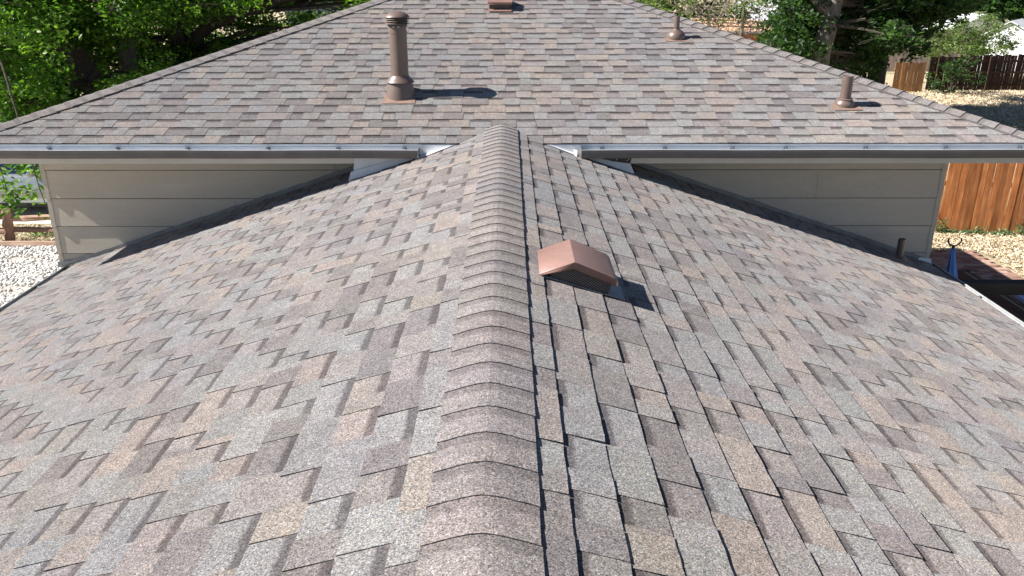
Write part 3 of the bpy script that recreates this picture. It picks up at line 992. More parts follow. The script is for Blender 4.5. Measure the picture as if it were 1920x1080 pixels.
# brick path round the deck
bp = MB().box((5.0, 13.55, -.06), (8.98, 14.62, .018)); bp.box((8.22, 3.0, -.06), (8.98, 13.548, .018))
path = tag(bp.build('brick_path', M['sand']), kind='structure')
me_b = None
rb = random.Random(6)
def brick(x, y, rz, half=1.0):
    global me_b
    if me_b is None:
        m = MB().box((-.0975, -.046, -.03), (.0975, .046, .03))
        V = [(x_ * (.985 if z_ > 0 else 1), y_ * (.97 if z_ > 0 else 1), z_) for x_, y_, z_ in m.v]
        me_b = bpy.data.meshes.new('brick'); me_b.from_pydata(V, [], m.f); me_b.materials.append(M['brick']); me_b.update()
    o = bpy.data.objects.new('brick', me_b)
    o.location = (x, y, .012 + rb.uniform(-.004, .004)); o.rotation_euler = (rb.uniform(-.02, .02), rb.uniform(-.02, .02), rz + rb.uniform(-.02, .02))
    o.scale.x = half
    link(o, path)
cnt = 0
for j in range(11):                                     # far strip, along x
    for i in range(20):
        x = 5.05 + i * .2 + (j % 2) * .1
        if 6.9 < x < 8.9: brick(x, 13.60 + j * .0985, 0)
for i in range(46):                                     # right strip, half bricks closing every other row
    yb = 13.5 - i * .0985
    if i % 2:
        for x in (8.38, 8.58, 8.78): brick(x, yb, 0)
        brick(8.925, yb, 0, .46); brick(8.255, yb, 0, .28)
    else:
        for x in (8.28 + .05, 8.48 + .02, 8.68 + .02, 8.88): brick(x, yb, 0, .95)
dk = empty('wooden_deck', (6.2, 11.0, 0), 'dark brown wooden deck in the shade of the house beside the brick path', 'deck')
x = 4.3
while x < 8.05:
    MB().box((x + .003, 4.0, -.02), (x + .137, 13.50, .05 + rb.uniform(-.003, .003))).build('deck_board', M['deck_wood'], dk)
    x += .14
# pergola beam from the wing eave
pt = empty('pergola', (8.6, 7.1, 0), 'dark timber pergola beam running out from the wing eave over the deck', 'pergola')
by = 7.03
bz = at_y(1880, 539, by).z
MB().box((4.20, by - .06, bz - .062), (9.2, by + .06, bz + .055), 0, None, None, .004, rb).build('beam', M['beam'], pt)
MB().box((9.0, by - .058, 0), (9.115, by + .058, bz - .064)).build('post', M['beam'], pt)
# blue board lying on the deck
pb = at_z(1912, 557, .12)
mbp = MB().box((pb.x - .02, pb.y - .9, .06), (pb.x + .07, pb.y + .10, .12), 0, Matrix.Rotation(R(-4), 4, 'Z'))
tag(mbp.build('plastic_board', M['blue_pad']), 'pale blue plastic board lying on the deck under the dark beam', 'board')

# furled umbrella with a black forked top
uy = 8.15
ut = at_y(1790, 461, uy)
um = empty('patio_umbrella', (ut.x, uy, .05), 'furled bright blue cloth umbrella with a black forked top beside the deck', 'umbrella')
# the cloth: folded cone
V, F = [], []
rows = [(0.0, .020), (.10, .030), (.28, .052), (.5, .078), (.75, .098), (1.05, .112), (1.35, .105)]
SG = 28
ru = random.Random(2)
for i, (d_, rr) in enumerate(rows):
    for k_ in range(SG):
        a = 2 * math.pi * k_ / SG
        fold = 1 + (.26 if k_ % 4 == 0 else (-.16 if k_ % 4 == 2 else 0)) * min(1, d_ * 3) + .07 * math.sin(3 * a + d_ * 4)
        V.append((ut.x + .13 * d_ + rr * fold * math.cos(a + d_ * .5), uy + rr * fold * math.sin(a + d_ * .5), ut.z - .03 - d_))
for i in range(len(rows) - 1):
    for k_ in range(SG):
        a, b = i * SG + k_, i * SG + (k_ + 1) % SG
        F.append([a, b, b + SG, a + SG][::-1])
F.append(list(range(SG)))
mesh_obj('canopy', V, F, M['blue'], um, smooth=True)
MB().tube([(ut.x, uy, .05), (ut.x, uy, ut.z + .0)], .017, 10).build('pole', M['black'], um)
pts = [(ut.x + .070 * math.cos(a), uy, ut.z + .058 + .062 * math.sin(a)) for a in [math.pi + math.pi * k_ / 12 for k_ in range(13)]]
pts = [(pts[0][0] + .004, uy, pts[0][2] + .02)] + pts + [(pts[-1][0] - .004, uy, pts[-1][2] + .02)]
MB().tube(pts, .0085, 8).build('fork', M['black'], um)
MB().lathe((ut.x, uy, .05), [(0, .07), (.20, .06), (.24, .03), (.24, 0)], 24).build('base', M['black'], um)

# ------------------------------------------------------------------ leaf and grass fields
def leaf_mesh(name, centers, size, mat, parent, seed, tint=None, flat=.5, droop=.3, ratio=.55, sprays=True):
    """leaf-shaped faces: two triangles folded along the midrib"""
    r = np.random.default_rng(seed)
    n = len(centers)
    d = r.normal(size=(n, 3)); d[:, 2] = d[:, 2] * flat - droop
    d /= np.linalg.norm(d, axis=1)[:, None]
    up = r.normal(size=(n, 3)) * .6 + np.array([0, 0, 1.0])
    s = np.cross(d, up); s /= (np.linalg.norm(s, axis=1)[:, None] + 1e-6)
    nrm = np.cross(s, d)
    L = size * r.uniform(.6, 1.3, n)[:, None]
    W = L * ratio * r.uniform(.8, 1.2, n)[:, None]
    a = centers - d * L * .5
    b = centers + d * L * .5
    l = centers - s * W * .5 + nrm * W * .18 - d * L * .06
    rr = centers + s * W * .5 + nrm * W * .18 - d * L * .06
    V = np.stack([a, l, b, rr], axis=1).reshape(-1, 3)
    idx = np.arange(n)[:, None] * 4
    F = np.concatenate([idx + np.array([0, 2, 1]), idx + np.array([0, 3, 2])], axis=1).reshape(-1, 3)
    me = bpy.data.meshes.new(name)
    me.vertices.add(len(V)); me.vertices.foreach_set('co', V.astype(np.float32).ravel())
    me.loops.add(F.size); me.loops.foreach_set('vertex_index', F.astype(np.int32).ravel())
    me.polygons.add(len(F)); me.polygons.foreach_set('loop_start', np.arange(0, F.size, 3, dtype=np.int32))
    me.update(calc_edges=True)
    if tint is None: tint = r.random(n)
    at = me.attributes.new('tint', 'FLOAT', 'POINT')
    at.data.foreach_set('value', np.repeat(np.clip(tint, 0, 1), 4).astype(np.float32))
    me.materials.append(mat)
    return link(bpy.data.objects.new(name, me), parent)

def clump_points(cl, per, seed, spread=1.0):
    """leaves gathered in sprays inside ellipsoid clumps: cl = [(centre, radii)]"""
    r = np.random.default_rng(seed)
    P, T = [], []
    for c, rad in cl:
        c = np.array(c); rad = np.array(rad)
        m = max(4, int(per * (rad[0] * rad[1] * rad[2]) ** (2 / 3) / .6))
        ns = max(3, m // 16)
        d = r.normal(size=(ns, 3)); d /= np.linalg.norm(d, axis=1)[:, None]
        q = c + d * rad * (r.random(ns) ** .45)[:, None]
        tn = np.clip(.5 + r.normal(0, .16, ns), 0, 1)
        k = r.integers(0, ns, m)
        P.append(q[k] + r.normal(0, 1, (m, 3)) * np.array([.13, .13, .075]) * spread)
        T.append(np.clip(tn[k] + r.normal(0, .14, m), 0, 1))
    return np.concatenate(P), np.concatenate(T)

def grow(m, r, p, d, length, rad, depth, spread=.6, seg=4, tips=None, droop=0.0, min_r=.006):
    pts, rs_ = [p], [rad]
    for i in range(seg):
        d = (d + Vector((r.uniform(-1, 1), r.uniform(-1, 1), r.uniform(-.8, .8) - droop)) * .22).normalized()
        p = p + d * (length / seg)
        pts.append(p); rs_.append(max(rad * (1 - .55 * (i + 1) / seg), min_r))
    m.tube(pts, rs_, 7 if rad > .06 else 4, 0, False)
    if tips is not None: tips.append(p)
    if depth > 0:
        for k_ in range(r.randint(2, 4)):
            i = r.randint(1, seg)
            dd = (d + Vector((r.uniform(-1, 1), r.uniform(-1, 1), r.uniform(-.7, .9))) * spread * 1.5).normalized()
            grow(m, r, pts[i], dd, length * r.uniform(.5, .75), rs_[i] * .6, depth - 1, spread, seg, tips, droop, min_r)

def tree(name, label, trunk, clumps, per, size, leaf, bark, seed, group, limbs=(), twigs=14, limb_r=.10):
    r = random.Random(seed)
    base = Vector((trunk[0][0], trunk[0][1], 0))
    t = empty(name, base, label, 'tree', group)
    m = MB()
    m.tube([p[:3] for p in trunk], [p[3] for p in trunk], 12, 0, False, r, .07)
    for pts, rads in limbs: m.tube(pts, rads, 8, 0, False, r, .05)
    smooth_by_angle(m.build('trunk', bark, t), 60)
    m = MB()
    for c, rad in clumps[:twigs * 3]:                     # limbs reaching into the clumps
        j = min(range(len(trunk)), key=lambda q: (Vector(trunk[q][:3]) - Vector(c)).length - trunk[q][2] * .15)
        a = Vector(trunk[j][:3]); b = Vector(c)
        mid = a.lerp(b, .5) + Vector((r.uniform(-.3, .3), r.uniform(-.3, .3), r.uniform(.0, .5)))
        m.tube([a, mid, b], [min(limb_r, trunk[j][3] * .5), limb_r * .45, .012], 5, 0, False)
        for _ in range(3):
            grow(m, r, mid.lerp(b, r.uniform(.2, 1)), Vector((r.uniform(-1, 1), r.uniform(-1, 1), r.uniform(-.6, .4))).normalized(), rad[0] * 1.1, .018, 1, .7, 3)
    m.build('branches', M['bark_dark'], t)
    P, T = clump_points(clumps, per, seed)
    leaf_mesh('crown', P, size, leaf, t, seed + 1, T)
    return t

def fill_clumps(box, n, rad, seed, keep=None):
    r = random.Random(seed)
    out = []
    while len(out) < n:
        p = tuple(r.uniform(a, b) for a, b in zip(box[0], box[1]))
        if keep and not keep(p): continue
        k_ = r.uniform(.7, 1.35)
        out.append((p, (rad * k_ * r.uniform(.8, 1.2), rad * k_ * r.uniform(.8, 1.2), rad * k_ * r.uniform(.5, .8))))
    return out

# --- left trees, seen over and beside the hip roof
def proj(p):
    d = (p[0], p[1], p[2] - CAMZ)
    f = d[1] * CP - d[2] * SP
    return 955 + FOC * d[0] / f, 540 - FOC * (d[1] * SP + d[2] * CP) / f
TRUNKS = [((176, 156), (132, 85), 21.0, 66), ((247, 135), (230, 60), 23.0, 62), ((345, 100), (330, 60), 24.0, 66), ((395, 52), (520, 12), 24.0, 34)]
def clear(p):
    u, v = proj(p)
    for (u0, v0), (u1, v1), yy, w in TRUNKS:
        if p[1] < yy + .3:
            t_ = ((u - u0) * (u1 - u0) + (v - v0) * (v1 - v0)) / ((u1 - u0) ** 2 + (v1 - v0) ** 2)
            if -.1 < t_ < 1.05 and math.hypot(u - u0 - t_ * (u1 - u0), v - v0 - t_ * (v1 - v0)) < w: return False
    return True
def ell(c, r_): return lambda p: sum(((p[i] - c[i]) / r_[i]) ** 2 for i in range(3)) < 1
LG = 'leafy trees beyond the left hip'
cA = fill_clumps(((-18, 12.6, 1.2), (-6.5, 25, 5.4)), 130, .75, 41, lambda p: clear(p) and p[1] > 16.2 and p[0] < -7.4 and -160 < proj(p)[0] < 330)
cA += fill_clumps(((-15, 20, 5.4), (-7.5, 26, 8.5)), 17, 1.2, 42)
cA += fill_clumps(((-12, 15.8, 4.9), (-9, 20, 6.2)), 9, .7, 47)
low = []
for u, v, yy, rr in ((14, 352, 13.0, .17), (22, 378, 13.0, .16), (8, 388, 13.0, .15), (4, 365, 13.0, .18), (27, 362, 13.1, .13), (30, 312, 13.2, .15), (52, 306, 13.2, .15), (14, 316, 13.2, .13), (70, 304, 13.3, .13),
                     (76, 352, 12.9, .11), (62, 362, 12.9, .09), (80, 330, 13.1, .10), (85, 362, 12.9, .10), (99, 414, 13.4, .07), (77, 312, 13.2, .13)):
    p = at_y(u, v, yy); low.append(((p.x, p.y, p.z), (rr * 1.1, rr * 1.1, rr)))
pA = at_y(176, 156, 21.0); pA2 = at_y(132, 85, 21.2); pA3 = at_y(100, 0, 21.2)
tree('maple_tree', 'leafy maple tree with dark leaning trunk shading the silver car', [(pA.x + .9, 20.8, -.1, .36), (pA.x + .4, 20.9, 1.0, .32), (pA.x, 21, pA.z, .29), (pA2.x, 21.2, pA2.z, .25), (pA3.x, 21.2, pA3.z, .21), (pA3.x - .8, 21.2, 7.5, .14)],
     cA + [(c_, tuple(q * 1.0 for q in r_)) for c_, r_ in low], 760, .125, M['leaf'], M['bark_dark'], 51, LG,
     limbs=[([(pA3.x, 21.2, pA3.z + .5), (-10.6, 17.5, 5.2), (-9.4, 14.8, 4.4), (-8.6, 13.3, 3.0), low[0][0]], [.12, .08, .045, .02, .008]),
            ([(-9.4, 14.8, 4.4), (-8.3, 13.6, 3.6), low[9][0], low[13][0]], [.04, .02, .008, .005])])
pB = at_y(247, 135, 23.0); pB2 = at_y(236, 75, 23.0); pB3 = at_y(222, 25, 23.0)
cB = fill_clumps(((-13.5, 19.5, 2.0), (-5.5, 29, 5.3)), 80, .8, 43, lambda p: clear(p) and (p[2] > 2.6 or p[0] < -9) and 60 < proj(p)[0] < 480)
cB += fill_clumps(((-12, 21, 5.6), (-6, 28, 8.8)), 16, 1.2, 44)
tree('maple_tree', 'leafy maple tree with pale upright trunk in the middle of the left group', [(pB.x + .3, 23, -.1, .32), (pB.x, 23, pB.z, .27), (pB2.x, 23, pB2.z, .24), (pB3.x, 23, pB3.z, .21), (pB3.x - .5, 23, 8.5, .12)],
     cB, 680, .135, M['leaf'], M['bark'], 52, LG)
pC = at_y(345, 100, 24.0); pC2 = at_y(322, 40, 24.0); pC3 = at_y(470, 20, 23.5)
cC = fill_clumps(((-9.5, 21, 2.4), (1.2, 31, 5.3)), 85, .8, 45, lambda p: clear(p) and p[0] < 1.0 and (p[2] > 3.2 or p[0] < -4))
cC += fill_clumps(((-8, 22, 5.6), (0, 30, 9)), 16, 1.2, 46)
tree('maple_tree', 'leafy maple tree with twin dark trunks and an arching limb behind the roof', [(pC.x, 24, -.1, .36), (pC.x, 24, pC.z, .30), (pC2.x, 24, pC2.z, .24), (pC2.x - .4, 24, 8.0, .13)],
     cC, 680, .14, M['leaf'], M['bark_dark'], 53, LG,
     limbs=[([(pC.x + .1, 24, 1.6), (pC.x + .5, 23.9, pC.z + .5), at_y(395, 48, 23.7), pC3, (pC3.x + 1.8, 23.3, pC3.z + .5), (pC3.x + 3.4, 23.0, pC3.z + 1.6)], [.26, .21, .16, .12, .09, .04])])

# --- right trees
RG = 'dark trees beyond the right hip'
q0 = at_y(1541, 95, 27.0); q1 = at_y(1556, 45, 27.0); q2 = at_y(1566, 5, 27.0)
cD = fill_clumps(((8.6, 24.5, 1.0), (17.2, 32, 5.6)), 95, .85, 61, lambda p: ell((13.2, 28, 3.4), (4.4, 4.2, 3.1))(p) and not (p[1] < 26.9 and 9.6 < p[0] < 11.6) and 1470 < proj(p)[0] < (1690 if proj(p)[1] < 85 else 1630))
cD += fill_clumps(((7.5, 23, 6.4), (15.5, 28.0, 10)), 10, 1.3, 62)
tree('shade_tree', 'dark green shade tree with thick grey forked trunk behind the right hip', [(q0.x - .1, 27, -.1, .37), (q0.x, 27, q0.z, .31), (q1.x, 27, q1.z, .28), (q2.x, 27, q2.z, .24), (q2.x + .5, 27, 8.4, .15)],
     cD, 420, .18, M['leaf_dark'], M['bark'], 71, RG, limbs=[([(q1.x, 27, q1.z + .3), at_y(1528, 0, 27.0), (q1.x - 1.6, 27, 7.2)], [.2, .15, .08])])
cE = fill_clumps(((14.0, 28, .3), (19.0, 33.0, 5.6)), 120, .7, 63, lambda p: (1560 < proj(p)[0] < (1690 if proj(p)[1] < 85 else 1640) and proj(p)[1] < 190) or (proj(p)[0] < 1725 and 50 < proj(p)[1] < 88) or (proj(p)[0] < 1810 and proj(p)[1] < 22 + (1810 - proj(p)[0]) * .1))
cE += fill_clumps(((13.0, 30, 6.2), (18, 36, 9)), 12, 1.3, 64)
q3 = at_y(1652, 100, 31.0); q4 = at_y(1650, 60, 31.0)
tree('shade_tree', 'dense dark green tree overhanging the pale orange fence panel', [(q3.x, 31, -.1, .36), (q3.x, 31, q3.z, .31), (q4.x, 31, q4.z, .28), (q4.x + .3, 31.5, 7.5, .15)],
     cE, 420, .19, M['leaf_dark'], M['bark_dark'], 72, RG)

# --- bare shrub in front of the salmon shed
bs = empty('bare_shrub', (9.4, 33.0, 0), 'half dead shrub of bare grey twigs in front of the salmon roofed shed', 'shrub')
m = MB(); r_ = random.Random(77); tips = []
for k_ in range(52):
    grow(m, r_, Vector((9.0 + r_.uniform(-2.6, 3.0), 33 + r_.uniform(-1.2, 1.2), r_.uniform(2.0, 4.6))), Vector((r_.uniform(-1, 1), r_.uniform(-.5, .5), r_.uniform(-.5, .6))).normalized(), r_.uniform(1.0, 1.8), .028, 2, .8, 4, tips, .12, .008)
for dx in (-1.6, 0, 1.7):
    m.tube([(9.2 + dx * .3, 33, -.05), (9.2 + dx * .6, 33, 1.8), (9.1 + dx, 33, 4.4)], [.12, .09, .04], 8, 0, False)
m.build('twigs', M['twig'], bs)
cS = [((p.x, p.y, p.z), (.34, .34, .22)) for p in tips[::9]]
P, T = clump_points(cS, 120, 78)
P2, T2 = clump_points(fill_clumps(((4.6, 31, 3.2), (9.6, 35, 5.4)), 34, .55, 79), 220, 80)
leaf_mesh('leaves', np.concatenate([P, P2]), .13, M['leaf_bush'], bs, 81, np.concatenate([T, T2]))

# --- bushes and far trees
def bush(name, label, c, rad, n_cl, per, size, mat, seed, group=None, cat='bush'):
    t = empty(name, (c[0], c[1], ground_z(c[0], c[1])), label, cat, group)
    cl = fill_clumps(((c[0] - rad[0], c[1] - rad[1], c[2] - rad[2]), (c[0] + rad[0], c[1] + rad[1], c[2] + rad[2])), n_cl, rad[2] * .38, seed, ell(c, rad))
    m = MB(); r = random.Random(seed)
    for k_ in range(7):
        a = Vector((c[0] + r.uniform(-.2, .2), c[1] + r.uniform(-.2, .2), ground_z(c[0], c[1]) - .05))
        b = Vector(r.choice(cl)[0])
        m.tube([a, a.lerp(b, .5) + Vector((r.uniform(-.1, .1), r.uniform(-.1, .1), .1)), b], [.04 * rad[2], .025 * rad[2], .008], 5, 0, False)
    m.build('stems', M['bark_dark'], t)
    P, T = clump_points(cl, per, seed + 1)
    leaf_mesh('leaves', P, size, mat, t, seed + 2, T)
    return t
bush('bush', 'sunlit green bush between the grey picket fence and dark fence', (23.8, 43.0, 1.9), (2.5, 1.3, 1.35), 60, 420, .14, M['leaf_bush'], 90)
bush('bush', 'low dark vine bush climbing the end of the dark brown fence', (20.3, 37.6, .75), (1.3, .8, .95), 26, 190, .15, M['leaf_dark'], 93)
bush('bush', 'small green bush at the foot of the dark brown fence by its post', (25.2, 37.6, .35), (.8, .5, .42), 12, 230, .10, M['weed'], 95)
for i, (x, y_, rx) in enumerate(((5.6, 47, 3.4), (10.5, 51, 3.8))):
    bush('far_tree', ['mid green tree rising behind the hip beside the bare shrub', 'dark green tree rising behind the salmon roofed shed'][i], (x, y_, 3.6), (rx, 2.4, 3.4), 46, 90, .30, M['leaf_dark'] if i else M['leaf_bush'], 140 + i * 3, 'far trees behind the salmon shed', 'tree')
FT = 'far trees behind the white houses'
for i, (x, y_, z, rx, rz_, lab) in enumerate(((39.5, 68, 2.0, 5.0, 4.2, 'dark green round tree standing behind the white gabled house'),
                                         (33.5, 74, 1.8, 4.0, 4.0, 'lower dark tree between the white gabled house and the far white roof'),
                                         (46.5, 72, 2.4, 5.2, 4.6, 'broad bright green tree behind the white shed'))):
    t = bush('far_tree', lab, (x, y_, z), (rx, 3.4, rz_), 60, 60, .42, M['leaf_dark'] if i < 2 else M['leaf_bush'], 100 + i * 3, FT, 'tree')

# --- weeds along the cedar fence
rw = random.Random(31)
def weed(x, y_, h, w, n_, seed, label, group):
    t = empty('weed', (x, y_, 0), label, 'weed', group)
    r = random.Random(seed); m = MB()
    for k_ in range(6):
        a_ = r.uniform(0, 6.28)
        m.tube([(x, y_, -.02), (x + math.cos(a_) * w * .5, y_ + math.sin(a_) * w * .4, h * .6), (x + math.cos(a_) * w, y_ + math.sin(a_) * w * .7, h)], [.006, .004, .002], 4, 0, False)
    m.build('stems', M['weed'], t)
    q = np.random.default_rng(seed)
    leaf_mesh('leaves', np.array([[x, y_, h * .55]]) + q.normal(0, 1, (n_, 3)) * np.array([w * .7, w * .5, h * .3]), .075, M['weed'], t, seed + 1)
for k_ in range(11):
    h = rw.choice((.08, .12, .16, .26))
    xw = 8.7 + k_ * .25 + rw.uniform(-.09, .09)
    weed(xw, 15.72 - .16 * (xw - 9.9), h, .13, 80, 200 + k_ * 2, 'low grey-green weed growing at the foot of the cedar fence', 'weeds along the cedar fence')
for k_ in range(5):
    weed(-9.6 + k_ * .42, 15.75, .14, .22, 120, 260 + k_ * 2, 'low green weed behind the split rail fence', 'weeds behind the split rail fence')

# --- dry grass blades on the sunlit lawn, right
def blades(name, box, n, h, seed, label):
    r = np.random.default_rng(seed)
    P = np.stack([r.uniform(box[0], box[1], n), r.uniform(box[2], box[3], n), np.full(n, h * .35)], axis=1)
    o = leaf_mesh(name, P, h, M['straw'], None, seed, np.clip(r.normal(.55, .25, n), 0, 1), flat=.6, droop=-.25, ratio=.22)
    tag(o, label, 'grass', None, 'stuff')
blades('dry_grass', (7.0, 13.5, 14.65, 15.8), 9000, .10, 301, 'dry straw coloured lawn in front of the cedar fence')
blades('dry_grass', (9.05, 13.5, 9.5, 14.65), 24000, .09, 302, 'dry straw coloured lawn beside the brick path')
blades('dry_grass', (14.0, 30.0, 27.0, 38.4), 26000, .16, 303, 'dry straw coloured lawn in front of the dark brown fence')

# ------------------------------------------------------------------ LEFT YARD
# gravel bed
rg = np.random.default_rng(5)
tag(MB().box((-14.0, 3.0, -.08), (-4.45, 15.02, .010)).build('gravel_bed', M['gravel_dirt']), kind='structure')
NST = 34000
gx, gy = rg.uniform(-11.2, -5.2, NST), rg.uniform(9.2, 15.0, NST)
cube = np.array([[x, y_, z] for z in (-1, 1) for y_ in (-1, 1) for x in (-1, 1)], dtype=float)
cf = np.array([[0, 2, 3, 1], [4, 5, 7, 6], [0, 1, 5, 4], [2, 6, 7, 3], [0, 4, 6, 2], [1, 3, 7, 5]])
sz = rg.uniform(.014, .034, (NST, 1, 1)) * np.stack([rg.uniform(.8, 1.5, NST), rg.uniform(.7, 1.2, NST), rg.uniform(.5, .9, NST)], axis=1)[:, None, :]
V = cube[None] * .62 * (1 + rg.uniform(-.3, .3, (NST, 8, 3))) * sz
an = rg.uniform(0, 6.28, NST); ca, sa = np.cos(an)[:, None], np.sin(an)[:, None]
V = np.stack([V[..., 0] * ca - V[..., 1] * sa, V[..., 0] * sa + V[..., 1] * ca, V[..., 2]], axis=2)
patch = np.sin(gx * 2.1 + gy) + np.sin(gy * 3.7 - gx * .6)
keep = (patch + rg.normal(0, .35, NST)) < 1.5
V += np.stack([gx, gy, rg.uniform(.012, .045, NST)], axis=1)[:, None, :]
V = V[keep]; ns = len(V)
me = bpy.data.meshes.new('gravel')
me.vertices.add(ns * 8); me.vertices.foreach_set('co', V.astype(np.float32).ravel())
Fq = (np.arange(ns)[:, None, None] * 8 + cf[None]).reshape(-1, 4)
me.loops.add(Fq.size); me.loops.foreach_set('vertex_index', Fq.astype(np.int32).ravel())
me.polygons.add(len(Fq)); me.polygons.foreach_set('loop_start', np.arange(0, Fq.size, 4, dtype=np.int32))
me.update(calc_edges=True)
at = me.attributes.new('tint', 'FLOAT', 'POINT'); at.data.foreach_set('value', np.repeat(rg.random(ns) ** .8, 8).astype(np.float32))
me.materials.append(M['stone'])
tag(link(bpy.data.objects.new('gravel', me)), 'white landscaping gravel beside the house', 'gravel', None, 'stuff')
bl_r = np.random.default_rng(9)
blades('dry_grass', (-11.0, -5.4, 14.95, 16.5), 5000, .09, 305, 'dry grass between the split rail fence and the driveway')

# split rail fence
sr = empty('split_rail_fence', (-9.9, 15.3, 0), 'low split rail fence of rough pinkish timber beside the gravel', 'fence')
r5 = random.Random(15)
def rough_rail(a, b, w, name, mat, parent):
    m = MB(); a, b = Vector(a), Vector(b); N = 9
    pts = [a.lerp(b, i / N) + Vector((0, r5.uniform(-.012, .012), r5.uniform(-.014, .014))) for i in range(N + 1)]
    m.tube(pts, [w * r5.uniform(.82, 1.15) for _ in pts], 7, 0, True, r5, .16)
    m.build(name, mat, parent)
for px_ in (-13.1, -9.92, -6.75):
    rough_rail((px_ - .03, 15.3, -.1), (px_ + .03, 15.3, .70), .088, 'post', M['post_wood'], sr)
for xa, xb in ((-13.1, -9.95), (-9.9, -6.75)):
    rough_rail((xa, 15.32, .50), (xb, 15.34, .545), .058, 'rail', M['rail_wood'], sr)
    rough_rail((xa, 15.33, .27), (xb, 15.33, .235), .060, 'rail', M['rail_wood'], sr)
rough_rail((-10.45, 15.12, .02), (-10.02, 15.24, .56), .045, 'brace', M['post_wood'], sr)
et = MB(); 
pts = [(-13 + i * .55, 15.02 + r5.uniform(-.015, .015), .05) for i in range(16)]
et.tube(pts, [.075 * r5.uniform(.85, 1.1) for _ in pts], 6, 0, True, r5, .12)
tag(et.build('edging_timber', M['rail_wood']), 'rough timber edging lying along the gravel under the rail fence', 'timber')

# silver car, side on
def car(x_front, y_side):
    t = empty('parked_car', (x_front - 2.2, y_side + .9, .012), 'silver car parked on the driveway behind the split rail fence', 'car')
    H = 0.012
    hw = .89
    cy = y_side + hw
    # stations from the front bumper backwards: (distance, half width, hood or deck height, floor)
    S = [(0.00, .62, .60, .30), (.10, .76, .66, .24), (.35, .84, .74, .22), (.80, .875, .83, .22), (1.30, .885, .90, .22), (1.9, .89, .91, .22), (2.6, .89, .92, .22), (3.3, .885, .93, .22), (3.9, .87, .93, .22), (4.25, .82, .90, .24), (4.45, .72, .80, .32)]
    V, F = [], []
    for d_, w, z, fl in S:
        x = x_front - d_
        sec = [(w * .90, fl), (w * .97, fl + .08), (w * 1.0, fl + .24 if z > .7 else fl + .15), (w * .985, z - .10), (w * .93, z - .012), (w * .80, z + .012), (0, z + .03)]
        full = [(-a, b) for a, b in sec] + [(a, b) for a, b in reversed(sec[:-1])]
        V += [(x, cy + a, H + b) for a, b in full]
    K = 13
    for i in range(len(S) - 1):
        for k_ in range(K - 1):
            F.append([i * K + k_, (i + 1) * K + k_, (i + 1) * K + k_ + 1, i * K + k_ + 1])
        F.append([i * K + K - 1, (i + 1) * K + K - 1, (i + 1) * K, i * K])
    F += [list(range(K)), [(len(S) - 1) * K + k_ for k_ in range(K)][::-1]]
    o = mesh_obj('body', V, F, M['paint'], t, smooth=True)
    smooth_by_angle(o, 40)
    # cabin
    G = [(1.25, .80, .905), (1.95, .64, 1.40), (2.5, .63, 1.455), (3.2, .63, 1.43), (4.05, .78, .925)]
    V, F = [], []
    for d_, w, z in G:
        x = x_front - d_
        V += [(x, cy - .82, H + .90), (x, cy - w, H + z), (x, cy + w, H + z), (x, cy + .82, H + .90)]
    for i in range(len(G) - 1):
        for k_ in range(3): F.append([i * 4 + k_, (i + 1) * 4 + k_, (i + 1) * 4 + k_ + 1, i * 4 + k_ + 1])
    smooth_by_angle(mesh_obj('cabin', V, F, M['paint'], t), 25)
    for sg in (-1, 1):
        def sp(d_, f):                                  # point on the cabin side, f from sill to roof
            w = .82 + (.64 - .82) * f + .006
            return (x_front - d_, cy + sg * w, H + .90 + .50 * f)
        for a0, a1, b0, b1, nm in ((1.48, 1.98, 2.50, 2.50, 'front_window'), (2.58, 2.58, 3.58, 3.22, 'rear_window')):
            P = [sp(a0, .10), sp(b0, .10), sp(b1, .90), sp(a1, .88)]
            n_ = Vector((0, -sg * .004, 0))
            m = MB(); m.prism([Vector(p) for p in P], n_); m.build(nm, M['glass'], t)
        dr = MB()
        for d_ in (1.42, 2.54):
            dr.beam((x_front - d_, cy + sg * (hw - .002), H + .32), (x_front - d_, cy + sg * (hw - .012), H + .86), .008, .006)
        drr = dr.build('door', M['black'], t)
        MB().beam((x_front - 2.20, cy + sg * (hw + .012), H + .755), (x_front - 2.44, cy + sg * (hw + .012), H + .760), .022, .028).build('handle', M['paint'], drr)
        m = MB(); mx = x_front - 1.66
        m.lathe((mx, cy + sg * (hw + .06), H + .985), [(0, .11), (.05, .10), (.075, .05), (.082, 0), (.078, -.05), (.05, -.09), (0, -.10)], 14, 0, Vector((0, 1, 0)))
        m.beam((mx, cy + sg * (hw - .10), H + .93), (mx, cy + sg * (hw + .04), H + .955), .05, .03)
        smooth_by_angle(m.build('mirror', M['paint'], t), 40)
        MB().box((x_front - 3.45, cy + sg * (hw * .97) - .02, H + .225), (x_front - .95, cy + sg * (hw * .97) + .02, H + .285)).build('sill', M['black'], t)
        for d_ in (.88, 3.45):
            c_ = Vector((x_front - d_, cy + sg * (hw - .10), H + .325))
            ty = smooth_by_angle(MB().lathe(c_, [(.20, -.10), (.30, -.105), (.325, -.08), (.325, .08), (.30, .105), (.20, .10)], 28, 0, Vector((0, 1, 0))).build('tyre', M['tyre'], t), 40)
            m = MB(); m.lathe(c_, [(0, sg * .085), (.05, sg * .09), (.17, sg * .075), (.205, sg * .10)], 20, 0, Vector((0, 1, 0)))
            m.build('rim', M['rim'], ty)
            m = MB(); m.lathe(c_, [(.36, -.09), (.37, sg * .112)], 24, 0, Vector((0, 1, 0))); m.build('wheel_arch', M['black'], t)
        MB().box((x_front - .20, cy + sg * .60 - .13, H + .56), (x_front - .02, cy + sg * .60 + .13, H + .68)).build('headlight', M['lamp'], t)
        MB().box((x_front - 4.44, cy + sg * .62 - .10, H + .66), (x_front - 4.30, cy + sg * .62 + .10, H + .82)).build('tail_light', M['lamp_red'], t)
